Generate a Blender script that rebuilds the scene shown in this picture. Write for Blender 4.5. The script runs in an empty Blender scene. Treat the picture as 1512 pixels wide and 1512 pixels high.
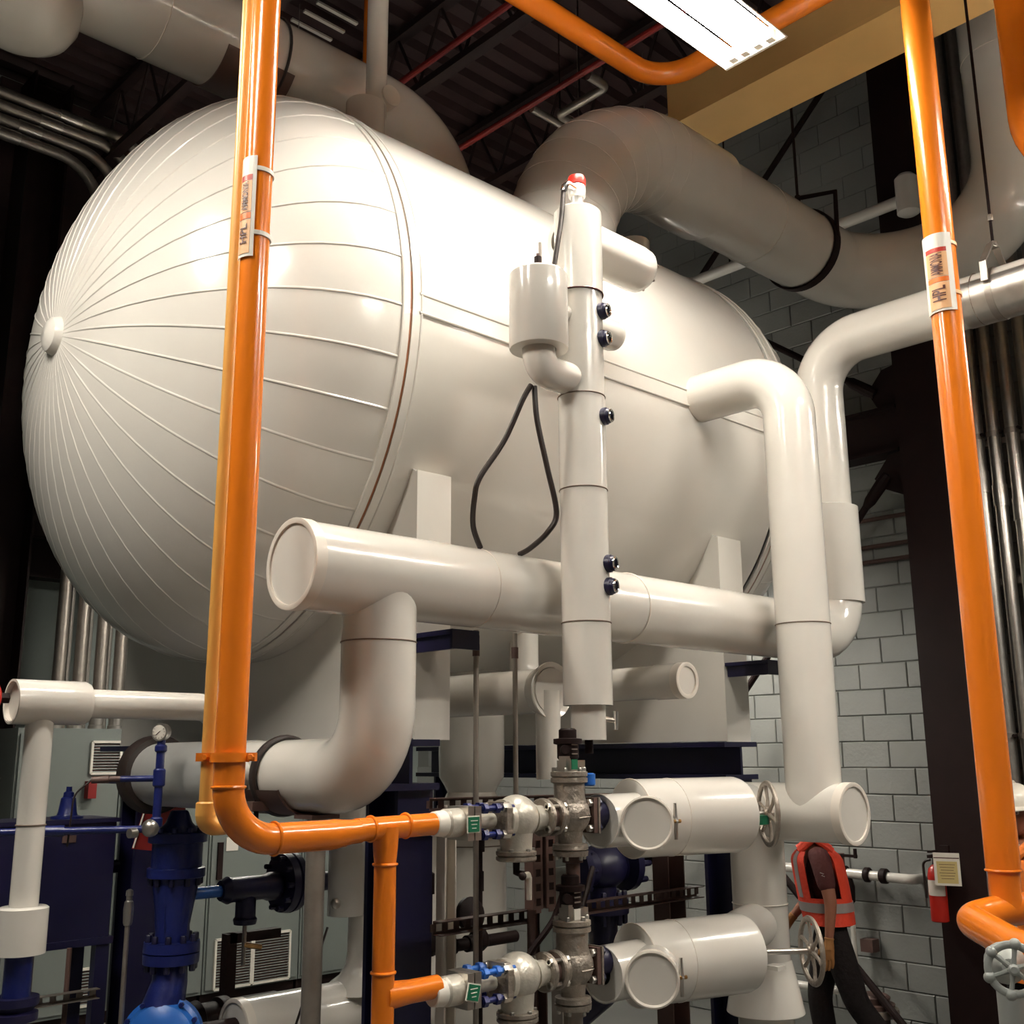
import bpy, bmesh, math, random
from mathutils import Vector, Matrix, noise
random.seed(7)
D = bpy.data; SC = bpy.context.scene; COL = SC.collection
PI = math.pi
# ------------------------------------------------------------------ camera
CAM_H = 2.10
YAW, PITCH, ROLL = math.radians(46.4), math.radians(12.75), math.radians(-0.4)
cd = D.cameras.new('camera'); cam = D.objects.new('camera', cd); COL.objects.link(cam)
cd.sensor_width = 36.0; cd.sensor_fit = 'HORIZONTAL'; cd.lens = 36.0 * 1600 / 1512; cd.clip_start = 0.05; cd.clip_end = 200
Fv = Vector((math.cos(YAW)*math.cos(PITCH), math.sin(YAW)*math.cos(PITCH), math.sin(PITCH)))
R0 = Vector((math.sin(YAW), -math.cos(YAW), 0)); U0 = R0.cross(Fv)
Rv = math.cos(ROLL)*R0 + math.sin(ROLL)*U0; Uv = math.cos(ROLL)*U0 - math.sin(ROLL)*R0
cam.matrix_world = Matrix((( Rv.x, Uv.x, -Fv.x, 0), (Rv.y, Uv.y, -Fv.y, 0), (Rv.z, Uv.z, -Fv.z, CAM_H), (0, 0, 0, 1)))
SC.camera = cam
# ------------------------------------------------------------------ world, exposure
w = D.worlds.new('world'); SC.world = w; w.use_nodes = True
w.node_tree.nodes['Background'].inputs[0].default_value = (0.55, 0.42, 0.36, 1)
w.node_tree.nodes['Background'].inputs[1].default_value = 0.06
SC.view_settings.view_transform = 'Standard'; SC.view_settings.look = 'None'
SC.view_settings.exposure = 0.28; SC.view_settings.gamma = 1.0; SC.view_settings.use_curve_mapping = False
LAMP_POWER = 88.0          # emission of every fluorescent tube in the room

# ------------------------------------------------------------------ materials
def mat(name, color, rough=0.5, metal=0.0, vary=0.06, scale=6.0, bump=0.0, bscale=8.0, coat=0.0, emit=0.0, spec=0.5):
    m = D.materials.new(name); m.use_nodes = True; nt = m.node_tree; b = nt.nodes['Principled BSDF']
    b.inputs['Roughness'].default_value = rough; b.inputs['Metallic'].default_value = metal
    b.inputs['Coat Weight'].default_value = coat; b.inputs['Coat Roughness'].default_value = 0.06
    b.inputs['Specular IOR Level'].default_value = spec
    tc = nt.nodes.new('ShaderNodeTexCoord')
    n = nt.nodes.new('ShaderNodeTexNoise'); n.inputs['Scale'].default_value = scale; n.inputs['Detail'].default_value = 4
    nt.links.new(tc.outputs['Object'], n.inputs['Vector'])
    mx = nt.nodes.new('ShaderNodeMix'); mx.data_type = 'RGBA'
    c = Vector(color)
    mx.inputs[6].default_value = (*(c*(1-vary)), 1); mx.inputs[7].default_value = (*[min(1, x) for x in c*(1+vary)], 1)
    nt.links.new(n.outputs['Fac'], mx.inputs[0]); nt.links.new(mx.outputs[2], b.inputs['Base Color'])
    if bump > 0:
        n2 = nt.nodes.new('ShaderNodeTexNoise'); n2.inputs['Scale'].default_value = bscale; n2.inputs['Detail'].default_value = 3
        nt.links.new(tc.outputs['Object'], n2.inputs['Vector'])
        bp = nt.nodes.new('ShaderNodeBump'); bp.inputs['Strength'].default_value = bump; bp.inputs['Distance'].default_value = 0.02
        nt.links.new(n2.outputs['Fac'], bp.inputs['Height']); nt.links.new(bp.outputs['Normal'], b.inputs['Normal'])
    if emit > 0:
        b.inputs['Emission Color'].default_value = (1.0, 0.95, 0.86, 1); b.inputs['Emission Strength'].default_value = emit
    return m
M = dict(
    white=mat('white_jacket', (0.70, 0.665, 0.605), 0.20, vary=0.04, bump=0.05, bscale=5, coat=0.35),
    tank=mat('tank_jacket', (0.70, 0.665, 0.605), 0.22, vary=0.05, scale=3, bump=0.12, bscale=3.0, coat=0.3),
    cap=mat('end_cap', (0.72, 0.66, 0.58), 0.38, vary=0.05),
    seal=mat('dark_seam', (0.16, 0.11, 0.08), 0.6),
    rust=mat('rust_seam', (0.26, 0.09, 0.035), 0.5, vary=0.3, scale=14),
    orange=mat('orange_paint', (0.80, 0.20, 0.012), 0.22, vary=0.08, scale=5, bump=0.03, bscale=30, coat=0.3),
    ochre=mat('pale_orange_paint', (0.80, 0.40, 0.09), 0.32, vary=0.08),
    yellow=mat('yellow_beam', (0.85, 0.52, 0.19), 0.42, vary=0.1, scale=3),
    navy=mat('navy_paint', (0.007, 0.006, 0.034), 0.4, vary=0.25, scale=4),
    blue=mat('blue_paint', (0.008, 0.014, 0.105), 0.3, vary=0.2, scale=9, bump=0.15, bscale=25),
    brightblue=mat('bright_blue_paint', (0.02, 0.13, 0.50), 0.3, vary=0.2, scale=9),
    black=mat('black_steel', (0.012, 0.0045, 0.004), 0.6, vary=0.3, spec=0.2),
    rubber=mat('black_rubber', (0.02, 0.012, 0.010), 0.45, vary=0.2),
    brown=mat('brown_steel', (0.10, 0.055, 0.045), 0.55, vary=0.25, scale=10),
    galv=mat('galvanised', (0.52, 0.49, 0.45), 0.30, 0.9, vary=0.22, scale=22),
    galvd=mat('dull_galvanised', (0.36, 0.32, 0.28), 0.42, 0.75, vary=0.25, scale=18),
    cast=mat('cast_steel', (0.34, 0.295, 0.25), 0.40, 0.6, vary=0.2, scale=25, bump=0.3, bscale=60),
    silver=mat('silver_paint', (0.62, 0.58, 0.50), 0.35, 0.35, vary=0.18, scale=20, bump=0.15, bscale=40),
    alu=mat('aluminium_jacket', (0.72, 0.71, 0.68), 0.34, 0.55, vary=0.12, scale=5, bump=0.12, bscale=7),
    chrome=mat('polished_steel', (0.75, 0.73, 0.70), 0.15, 1.0, vary=0.05),
    brass=mat('brass', (0.45, 0.26, 0.10), 0.3, 0.9),
    red=mat('red_paint', (0.45, 0.018, 0.010), 0.35, vary=0.15),
    darkred=mat('dark_red_paint', (0.22, 0.012, 0.010), 0.45, vary=0.15),
    green=mat('green_tag', (0.006, 0.15, 0.07), 0.4, vary=0.15),
    tagwhite=mat('label_white', (0.80, 0.75, 0.66), 0.4, vary=0.03),
    tagpink=mat('label_peach', (0.78, 0.44, 0.22), 0.4, vary=0.03),
    tagred=mat('label_red', (0.42, 0.03, 0.015), 0.4),
    tagorange=mat('label_orange', (0.75, 0.17, 0.02), 0.4),
    ink=mat('ink', (0.07, 0.012, 0.010), 0.5),
    block=mat('painted_block', (0.26, 0.265, 0.25), 0.55, vary=0.05, scale=3, bump=0.12, bscale=40),
    mortar=mat('mortar', (0.20, 0.20, 0.185), 0.8, vary=0.1),
    wall=mat('painted_wall', (0.27, 0.31, 0.285), 0.55, vary=0.05),
    floor=mat('concrete_floor', (0.13, 0.13, 0.122), 0.45, vary=0.2, scale=2),
    deck=mat('roof_deck', (0.045, 0.022, 0.021), 0.6, vary=0.2),
    joist=mat('joist_paint', (0.025, 0.011, 0.010), 0.6, vary=0.2),
    cabinet=mat('cabinet_paint', (0.175, 0.195, 0.18), 0.42, vary=0.03),
    tube=mat('lamp_tube', (1, 0.95, 0.86), 0.4, emit=LAMP_POWER),
    housing=mat('lamp_housing', (0.80, 0.76, 0.68), 0.4, vary=0.02),
    hivis2=mat('hivis_amber', (0.80, 0.20, 0.02), 0.7, vary=0.1, bump=0.4, bscale=30),
    hivis=mat('hivis_orange', (0.60, 0.040, 0.012), 0.7, vary=0.1, bump=0.4, bscale=30),
    stripe=mat('grey_reflective', (0.25, 0.22, 0.21), 0.4, vary=0.1),
    cloth=mat('dark_trousers', (0.009, 0.006, 0.006), 0.85, vary=0.3, spec=0.2, bump=0.5, bscale=25),
    shirt=mat('dark_red_shirt', (0.06, 0.008, 0.007), 0.85, vary=0.2, bump=0.4, bscale=25),
    skin=mat('skin', (0.24, 0.09, 0.05), 0.5, vary=0.1),
    hair=mat('hair', (0.02, 0.01, 0.008), 0.7),
    glove=mat('leather_glove', (0.28, 0.12, 0.03), 0.75, vary=0.15),
    helmet=mat('white_helmet', (0.80, 0.74, 0.64), 0.3, vary=0.02),
    eye=mat('eye', (0.5, 0.45, 0.4), 0.2), wheel=mat('grey_wheel', (0.33, 0.35, 0.33), 0.42, 0.2, vary=0.12, scale=14),
)

# ------------------------------------------------------------------ mesh builder
def frame(ax):
    ax = Vector(ax).normalized(); a = Vector((0, 0, 1)) if abs(ax.z) < 0.95 else Vector((1, 0, 0))
    u = ax.cross(a).normalized(); return u, ax.cross(u).normalized(), ax
class G:
    def __init__(s): s.v = []; s.f = []
    def add(s, vs, fs):
        o = len(s.v); s.v += [Vector(p) for p in vs]; s.f += [tuple(i+o for i in f) for f in fs]; return s
    def box(s, c, size, rz=0.0, M3=None):
        hx, hy, hz = size[0]/2, size[1]/2, size[2]/2; c = Vector(c)
        R = M3 if M3 is not None else Matrix.Rotation(rz, 3, 'Z')
        vs = [c + R @ Vector((x*hx, y*hy, z*hz)) for z in (-1, 1) for x, y in ((-1,-1),(1,-1),(1,1),(-1,1))]
        return s.add(vs, [(3,2,1,0),(4,5,6,7),(0,1,5,4),(1,2,6,5),(2,3,7,6),(3,0,4,7)])
    def bar(s, a, b, wd, ht, up=(0,0,1)):
        a, b = Vector(a), Vector(b); ax = (b-a).normalized(); u = Vector(up)
        if abs(ax.dot(u)) > 0.98: u = Vector((1,0,0))
        sd = ax.cross(u).normalized(); u = sd.cross(ax).normalized()
        vs = [p + sd*x*wd/2 + u*y*ht/2 for p in (a, b) for x, y in ((-1,-1),(1,-1),(1,1),(-1,1))]
        return s.add(vs, [(3,2,1,0),(4,5,6,7),(0,1,5,4),(1,2,6,5),(2,3,7,6),(3,0,4,7)])
    def lathe(s, p0, ax, prof, seg=24, a0=0.0, a1=2*PI, closed=True):
        """prof: list of (t along axis, radius)"""
        u, v, ax = frame(ax); p0 = Vector(p0); full = abs(a1-a0-2*PI) < 1e-6; n = seg if full else seg+1; vs = []; fs = []
        for t, r in prof:
            for i in range(n):
                a = a0 + (a1-a0)*i/seg; vs.append(p0 + ax*t + (u*math.cos(a)+v*math.sin(a))*max(r, 1e-5))
        for j in range(len(prof)-1):
            for i in range(seg):
                k = (i+1) % n; fs.append((j*n+i, j*n+k, (j+1)*n+k, (j+1)*n+i))
        if closed and full:
            fs.append(tuple(range(n-1, -1, -1))); fs.append(tuple((len(prof)-1)*n+i for i in range(n)))
        return s.add(vs, fs)
    def cyl(s, a, b, r, seg=20, r2=None):
        a, b = Vector(a), Vector(b); return s.lathe(a, b-a, [(0, r), ((b-a).length, r if r2 is None else r2)], seg)
    def tube(s, pts, r, seg=16, cap=True):
        pts = [Vector(p) for p in pts]; n = len(pts); rs = r if isinstance(r, (list, tuple)) else [r]*n; vs = []; fs = []
        t0 = (pts[1]-pts[0]).normalized(); u, v, _ = frame(t0); prev = t0
        for i, p in enumerate(pts):
            t = (pts[min(i+1, n-1)]-pts[max(i-1, 0)]).normalized(); q = prev.rotation_difference(t); u = q @ u; v = q @ v; prev = t
            for k in range(seg):
                a = 2*PI*k/seg; vs.append(p + (u*math.cos(a)+v*math.sin(a))*rs[i])
        for i in range(n-1):
            for k in range(seg):
                k2 = (k+1) % seg; fs.append((i*seg+k, i*seg+k2, (i+1)*seg+k2, (i+1)*seg+k))
        if cap: fs.append(tuple(range(seg-1, -1, -1))); fs.append(tuple((n-1)*seg+k for k in range(seg)))
        return s.add(vs, fs)
    def sphere(s, c, r, seg=20, rings=12, sc=(1,1,1), Rm=None):
        c = Vector(c); vs = []; fs = []
        for j in range(1, rings):
            th = PI*j/rings
            for i in range(seg):
                a = 2*PI*i/seg; d = Vector((math.sin(th)*math.cos(a)*sc[0], math.sin(th)*math.sin(a)*sc[1], math.cos(th)*sc[2]))*r
                vs.append(c + (Rm @ d if Rm is not None else d))
        T = Vector((0,0,r*sc[2])); vs.append(c + (Rm@T if Rm is not None else T)); vs.append(c - (Rm@T if Rm is not None else T)); tp = len(vs)-2
        for j in range(rings-2):
            for i in range(seg):
                k = (i+1) % seg; fs.append((j*seg+i, (j+1)*seg+i, (j+1)*seg+k, j*seg+k))
        for i in range(seg):
            k = (i+1) % seg; fs.append((tp, i, k)); b = (rings-2)*seg; fs.append((tp+1, b+k, b+i))
        return s.add(vs, fs)
    def torus(s, c, ax, R, r, seg=32, sub=8, sz=1.0):
        u, v, ax = frame(ax); c = Vector(c); vs = []; fs = []
        for i in range(seg):
            a = 2*PI*i/seg; d = u*math.cos(a)+v*math.sin(a)
            for j in range(sub):
                b = 2*PI*j/sub; vs.append(c + d*(R+r*math.cos(b)) + ax*r*sz*math.sin(b))
        for i in range(seg):
            for j in range(sub):
                i2, j2 = (i+1) % seg, (j+1) % sub; fs.append((i*sub+j, i2*sub+j, i2*sub+j2, i*sub+j2))
        return s.add(vs, fs)
    def hexbolt(s, p, ax, r, h): return s.lathe(p, ax, [(0, r), (h*0.85, r), (h, r*0.8)], 6)
    def bolts(s, c, ax, R, n, r, h, ph=0.0):
        u, v, ax = frame(ax); c = Vector(c)
        for i in range(n):
            a = 2*PI*i/n+ph; s.hexbolt(c + (u*math.cos(a)+v*math.sin(a))*R, ax, r, h)
        return s
    def prism(s, poly, ax, depth):
        """poly: 3D points of a flat outline, extruded by depth along ax"""
        ax = Vector(ax).normalized(); n = len(poly); p = [Vector(q) for q in poly]
        vs = p + [q+ax*depth for q in p]; fs = [tuple(range(n-1, -1, -1)), tuple(range(n, 2*n))]
        for i in range(n): fs.append((i, (i+1) % n, n+(i+1) % n, n+i))
        return s.add(vs, fs)
def fillet(pts, rb, n=9):
    pts = [Vector(p) for p in pts]; out = [pts[0]]
    for i in range(1, len(pts)-1):
        r = rb[i-1] if isinstance(rb, (list, tuple)) else rb
        a, p, b = pts[i-1], pts[i], pts[i+1]; d1 = (a-p).normalized(); d2 = (b-p).normalized(); ang = d1.angle(d2); tl = r/math.tan(ang/2)
        s0 = p+d1*tl; c = p + (d1+d2).normalized()*(r/math.sin(ang/2)); e0 = s0-c; e1 = (p+d2*tl)-c; tot = e0.angle(e1); axr = e0.cross(e1).normalized()
        for k in range(n+1): out.append(c + Matrix.Rotation(tot*k/n, 3, axr) @ e0)
    out.append(pts[-1]); return out
WL = {}
def link(name, g, m, parent=None, label=None, sharp=35, flat=False):
    vs = g.v; lo = Vector((min(p.x for p in vs), min(p.y for p in vs), min(p.z for p in vs))); hi = Vector((max(p.x for p in vs), max(p.y for p in vs), max(p.z for p in vs)))
    o0 = (lo+hi)/2
    if parent is None: o0.z = lo.z
    me = D.meshes.new(name); me.from_pydata([p-o0 for p in vs], [], g.f); me.update()
    bm = bmesh.new(); bm.from_mesh(me); bmesh.ops.recalc_face_normals(bm, faces=bm.faces); bm.to_mesh(me); bm.free()
    if not flat: me.shade_smooth(); me.set_sharp_from_angle(angle=math.radians(sharp))
    me.materials.append(M[m] if isinstance(m, str) else m)
    o = D.objects.new(name, me); COL.objects.link(o)
    if parent is not None: o.parent = parent; o.location = o0 - WL[parent]
    else: o.location = o0
    WL[o] = o0
    if label: o['label'] = label
    if name.endswith('bolts') or name in ('nut', 'stud_nuts', 'bolt_row'): o['kind'] = 'stuff'
    return o
def thing(name, label, cat, loc=(0,0,0), group=None):
    o = D.objects.new(name, None); o.empty_display_size = 0.1; COL.objects.link(o); o.location = loc; WL[o] = Vector(loc)
    o['label'] = label; o['category'] = cat
    if group: o['group'] = group
    return o
def tag(o, label, cat, group=None):
    o['label'] = label; o['category'] = cat
    if group: o['group'] = group
    return o
def struct(name, g, m, parent=None, **k):
    o = link(name, g, m, parent, **k)
    if parent is None: o['kind'] = 'structure'
    return o
def endcap(t, p, ax, r, name='end_cap', m='cap', rim=0.012, rec=0.02):
    """recessed lid with a proud rim closing a jacketed pipe; ax points out of the pipe"""
    g = G(); g.lathe(p, ax, [(-0.03, r*1.0), (-0.03, r+0.004), (0.006, r+0.004), (0.008, r-0.001), (0.006, r-rim), (-rec, r-rim-0.003), (-rec-0.004, 0.0)], 40, closed=False)
    return link(name, g, m, t)
def text_on_pipe(txt, size, ctr, r, a_mid, z0, parent, m='ink', length=0.1):
    """letters reading upwards, wrapped round a vertical pipe; a_mid azimuth of the text's middle, z0 its foot"""
    cu = D.curves.new('t', 'FONT'); cu.body = txt; cu.size = size; cu.align_x = 'LEFT'; cu.align_y = 'CENTER'; cu.resolution_u = 3; cu.offset = size*0.016
    ob = D.objects.new('t', cu); COL.objects.link(ob); dg = bpy.context.evaluated_depsgraph_get(); me0 = D.meshes.new_from_object(ob.evaluated_get(dg)); bm = bmesh.new(); bm.from_mesh(me0)
    ymx = max(v.co.y for v in bm.verts); ymn = min(v.co.y for v in bm.verts)
    for i in range(1, 9): bmesh.ops.bisect_plane(bm, geom=bm.verts[:]+bm.edges[:]+bm.faces[:], plane_co=(0, ymn+(ymx-ymn)*i/9, 0), plane_no=(0,1,0))
    bm.to_mesh(me0); bm.free(); me = me0
    g = G(); vs = []; xs = [v.co.x for v in me.vertices]; ys = [v.co.y for v in me.vertices]; stretch = length/(max(xs)-min(xs)); ym = (max(ys)+min(ys))/2
    for v in me.vertices:
        a = a_mid - (v.co.y-ym)/r    # letter height runs round the pipe: its top points left as seen from outside
        vs.append((ctr[0]+r*math.cos(a), ctr[1]+r*math.sin(a), z0 + v.co.x*stretch))
    g.add(vs, [tuple(p.vertices) for p in me.polygons]); D.meshes.remove(me0); D.objects.remove(ob); D.curves.remove(cu)
    return link('lettering', g, m, parent)
def wheel(t, c, ax, R, m='wheel', spokes=5, hub=0.018, rr=0.011, name='handwheel', knobs=0, parent=True):
    g = G(); g.torus(c, ax, R, rr, 40, 10, 0.85); u, v, ax2 = frame(ax); c = Vector(c)
    g.lathe(c - ax2*0.016, ax2, [(0, hub), (0.032, hub), (0.036, hub*0.6)], 16)
    for i in range(spokes):
        a = 2*PI*i/spokes+0.35; d = u*math.cos(a)+v*math.sin(a); g.tube([c+d*hub*0.8, c+d*R*0.5 + ax2*0.004, c+d*R], [rr*0.85, rr*0.6, rr*0.7], 8)
        if knobs: g.sphere(c+d*(R+0.002), rr*1.5, 12, 8)
    return link(name, g, m, t)

# ================================================================== SETTING
struct('floor', G().box((3, 4, -0.05), (16, 16, 0.1)), 'floor')
# block wall on the right: backing plus the blocks one by one where they can be told apart
WX = 8.0
wr = struct('wall_right', G().box((WX+0.106, 3.5, 4.5), (0.2, 13, 9)), 'mortar')
nb = 0; rest = G(); BH, BL, J = 0.2, 0.4, 0.006
blockmesh = None
for r in range(45):
    z = r*BH; off = 0.2 if r % 2 else 0.0
    for c in range(-8, 25):
        y = c*BL+off
        if y > 9.8 or y < -2.9: continue
        vis = (z < 2.5 and 2.9 < y < 7.6) or (2.5 <= z < 6.3 and 3.0 < y < 5.6)
        if vis and nb < 298:
            if blockmesh is None:
                g = G(); hy, hz, e = BL/2-J/2, BH/2-J/2, 0.006
                g.add([(0.03,-hy,-hz),(0.03,hy,-hz),(0.03,hy,hz),(0.03,-hy,hz),(0,-hy,-hz),(0,hy,-hz),(0,hy,hz),(0,-hy,hz),(-e,-hy+e,-hz+e),(-e,hy-e,-hz+e),(-e,hy-e,hz-e),(-e,-hy+e,hz-e)],
                      [(0,1,5,4),(1,2,6,5),(2,3,7,6),(3,0,4,7),(4,5,9,8),(5,6,10,9),(6,7,11,10),(7,4,8,11),(8,9,10,11)])
                blockmesh = D.meshes.new('block'); blockmesh.from_pydata([p[:] for p in g.v], [], g.f); blockmesh.materials.append(M['block'])
            o = D.objects.new('block', blockmesh); COL.objects.link(o); o.parent = wr
            o.location = Vector((WX+random.uniform(-0.002, 0.002), y, z+BH/2)) - WL[wr]; nb += 1
        else: rest.box((WX+0.012, y, z+BH/2), (0.036, BL-J, BH-J))
o = link('far_blocks', rest, 'block', wr, flat=True); o['kind'] = 'stuff'
struct('wall_back', G().box((3, 10.1, 4.5), (16, 0.2, 9)), 'wall')
struct('wall_left', G().box((-5.1, 3, 4.5), (0.2, 16, 9)), 'mortar')
struct('wall_front', G().box((3, -5.1, 4.5), (16, 0.2, 9)), 'mortar')
# fluted roof deck, flutes along X
g = G(); prof = []
y = -5.0
while y < 10.2:
    prof += [(y, 8.5), (y+0.10, 8.5), (y+0.13, 8.58), (y+0.22, 8.58)]; y += 0.25
n = len(prof); vs = [(x, p[0], p[1]) for x in (-5, 8.3) for p in prof]
g.add(vs, [(i, i+1, n+i+1, n+i) for i in range(n-1)])
struct('ceiling', g, 'deck', flat=True)
for k, x in enumerate((2.2, 3.7, 5.2, 6.7)):
    t = thing('roof_joist', ['dark open-web roof joist over the near tank end', 'dark open-web roof joist over the middle of the tank', 'dark open-web roof joist over the far tank end', 'dark open-web roof joist nearest the block wall'][k], 'joist', (x, 2.5, 7.7), 'open-web joists under the roof deck')
    for z in (7.75, 8.42):
        link('chord', G().bar((x, -4.9, z), (x, 9.9, z), 0.10, 0.07), 'joist', t)
    wb = G()
    for i in range(24):
        y0 = -4.8+i*0.6; wb.tube([(x, y0, 7.78), (x, y0+0.3, 8.40)], 0.016, 6); wb.tube([(x, y0+0.3, 8.40), (x, y0+0.6, 7.78)], 0.016, 6)
    link('web_bars', wb, 'joist', t)
# ------------------------------------------------------------------ fluorescent fixtures
def fixture(x0, x1, y, z, label, wd=0.30):
    t = thing('strip_light', label, 'lamp', ((x0+x1)/2, y, z+0.2), 'fluorescent strip lights')
    # folded reflector: flat pan, sloping wings, end plates
    for sg in (-1, 1):       # wing with an open slot beside the ballast channel, so some light goes up
        prof = [(sg*wd/2, 0.0), (sg*(wd/2-0.045), 0.055), (sg*0.092, 0.055), (sg*0.092, 0.061), (sg*(wd/2-0.04), 0.062), (sg*(wd/2+0.004), 0.002)]
        link('reflector_wing', G().prism([(x0, y+a, z+b) for a, b in prof], (1,0,0), x1-x0), 'housing', t)
    link('ballast_channel', G().box(((x0+x1)/2, y, z+0.078), (x1-x0, 0.10, 0.046)), 'housing', t)
    for x in (x0+0.008, x1-0.008):
        link('end_plate', G().prism([(x-0.006, y-wd/2, z-0.004), (x-0.006, y+wd/2, z-0.004), (x-0.006, y+wd/2-0.045, z+0.06), (x-0.006, y-wd/2+0.045, z+0.06)], (1,0,0), 0.012), 'housing', t)
    for dy in (-0.085, -0.030, 0.030, 0.085):
        link('lamp_tube', G().cyl((x0+0.05, y+dy, z+0.022), (x1-0.05, y+dy, z+0.022), 0.0175, 12), 'tube', t)
        for x in (x0+0.03, x1-0.03):
            link('lamp_holder', G().box((x, y+dy, z+0.026), (0.03, 0.03, 0.05)), 'housing', t)
    for x in (x0+0.15, x1-0.15):
        link('hanger_wire', G().cyl((x, y, z+0.09), (x, y, 8.5), 0.003, 6), 'galvd', t)
    return t
fixture(2.10, 3.31, 2.06, 4.8, 'bright white strip light hanging above the tank under the yellow beam', 0.28)
fixture(-0.75, 0.46, 2.06, 4.8, 'strip light in line with the lit one left of the orange pipe', 0.28)
fixture(-0.50, 0.71, 3.35, 4.75, 'strip light hanging left of the tank head', 0.28)
fixture(3.6, 4.82, 0.2, 4.8, 'strip light hanging over the aisle in front of the white riser', 0.28)  # out of view, added to brighten the riser and valve bodies
fixture(1.9, 3.12, -0.9, 4.8, 'strip light hanging over the aisle right of the viewer', 0.28)  # unseen lamp added as front fill for the right side
fixture(5.6, 6.82, 0.3, 4.4, 'strip light hanging by the right conduit bank', 0.26)  # added fill lamp, outside the view on the right
fixture(4.2, 5.42, 7.2, 4.0, 'strip light hanging behind the tank by the cabinets', 0.26)  # added to light the cabinets, hidden by the tank
fixture(6.0, 7.2, 5.6, 3.6, 'strip light hanging behind the far tank end', 0.26)  # another added fill lamp hidden behind the tank
# ------------------------------------------------------------------ steel frame of the building
def hcol(t, x, y, z0, z1, wd, dp, m='black'):
    """wide-flange column, flanges facing +-X"""
    for s in (-1, 1): link('flange', G().box((x+s*(dp/2-0.01), y, (z0+z1)/2), (0.02, wd, z1-z0)), m, t)
    link('web', G().box((x, y, (z0+z1)/2), (dp-0.04, 0.014, z1-z0)), m, t)
t = thing('steel_column', 'tall black steel column standing in front of the white block wall', 'column', (7.66, 3.47, 0)); hcol(t, 7.66, 3.47, 0, 8.4, 0.36, 0.36)
link('base_plate', G().box((7.66, 3.47, 0.015), (0.4, 0.37, 0.03)), 'black', t)
for z0, z1 in ((4.68, 5.05), (3.98, 4.36)):
    pts = [(7.6, 3.65, z0), (7.6, 3.86, z0+ (0.05 if z0 > 4.5 else 0.1)), (7.6, 3.93, (z0+z1)/2), (7.6, 3.8, z1-0.03), (7.6, 3.65, z1)]
    link('gusset_plate', G().prism(pts, (1,0,0), 0.02), 'black', t)
t = thing('wall_beam', 'black horizontal steel beam running left from the black column', 'beam', (7.66, 6.7, 4.4), None)
for z in (4.36, 4.70): link('flange', G().box((7.66, 6.8, z), (0.2, 6.2, 0.025)), 'black', t)
link('web', G().box((7.66, 6.8, 4.53), (0.016, 6.2, 0.33)), 'black', t)
def brace(p, q, label, head=None):
    t = thing('brace_rod', label, 'brace', ((Vector(p)+Vector(q))/2))
    link('rod', G().tube([p, q], 0.028, 10), 'black', t)
    d = (Vector(q)-Vector(p)).normalized(); c = Vector(p)
    link('clevis', G().tube([c-d*0.02, c+d*0.05, c+d*0.22, c+d*0.27], [0.04, 0.05, 0.045, 0.03], 10), 'black', t)
brace((7.61, 3.88, 4.85), (7.61, 7.0, 7.2), 'black diagonal brace rod rising left from the upper gusset of the column')
brace((7.57, 3.82, 4.16), (7.57, 6.5, 1.15), 'black diagonal brace rod falling left from the lower gusset of the column')
brace((7.5, 3.78, 0.05), (7.5, 7.6, 4.0), 'black diagonal brace rod running behind the walking worker towards the floor')
brace((7.80, 3.75, 8.2), (7.80, 7.2, 5.0), 'black diagonal brace rod high on the dark upper wall')
t = thing('steel_column', 'black steel column at the left edge by the back wall', 'column', (3.16, 9.75, 0)); hcol(t, 3.16, 9.75, 0, 8.4, 0.43, 0.36)
t = thing('wall_beam', 'black steel beam along the back wall above the cabinets', 'beam', (4.5, 9.7, 3.7))
for z in (3.68, 4.02): link('flange', G().box((5.65, 9.75, z), (4.6, 0.2, 0.025)), 'black', t)
link('web', G().box((5.65, 9.75, 3.85), (4.6, 0.016, 0.33)), 'black', t)
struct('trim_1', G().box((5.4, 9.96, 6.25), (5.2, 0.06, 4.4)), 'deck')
# yellow beam
t = thing('crane_beam', 'yellow painted steel beam crossing the ceiling below the orange pipe', 'beam', (5.5, 1.0, 6.3))
link('bottom_flange', G().box((5.55, 0.9, 6.285), (0.42, 6.3, 0.03)), 'yellow', t)
link('top_flange', G().box((5.5, 0.9, 6.72), (0.26, 6.3, 0.03)), 'yellow', t)
link('web', G().box((5.46, 0.9, 6.50), (0.02, 6.3, 0.41)), 'yellow', t)
link('side_plate', G().box((5.352, 0.9, 6.49), (0.02, 6.28, 0.40)), 'yellow', t)
# red sprinkler pipes and grey drain loop under the roof
for k, (x, lab) in enumerate(((4.35, 'thin dark red sprinkler pipe crossing the roof above the domed elbow'), (5.15, 'thin dark red sprinkler pipe with the grey loop hanging on it'))):
    z = 7.0 if k == 0 else 6.9
    g = G().tube([(x, -3, z), (x, 9, z)], 0.024, 10); o = link('sprinkler_pipe', g, 'darkred'); tag(o, lab, 'pipe', 'sprinkler pipes')
t = thing('drain_pipe', 'grey pipe loop bent beside the red sprinkler pipe', 'pipe', (5.3, 4.9, 6.9))
link('bent_run', G().tube(fillet([(5.20, 4.63, 6.9), (5.40, 4.63, 6.9), (5.40, 5.12, 6.9), (5.62, 5.12, 6.9)], 0.05), 0.034, 12), 'galvd', t)
link('branch', G().tube([(5.19, 5.2, 6.9), (5.62, 5.2, 6.9)], 0.03, 12), 'galvd', t)
for p in ((5.40, 4.9), (5.5, 5.2)): link('hanger_rod', G().cyl((p[0], p[1], 6.9), (p[0], p[1], 8.5), 0.006, 6), 'black', t)
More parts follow.
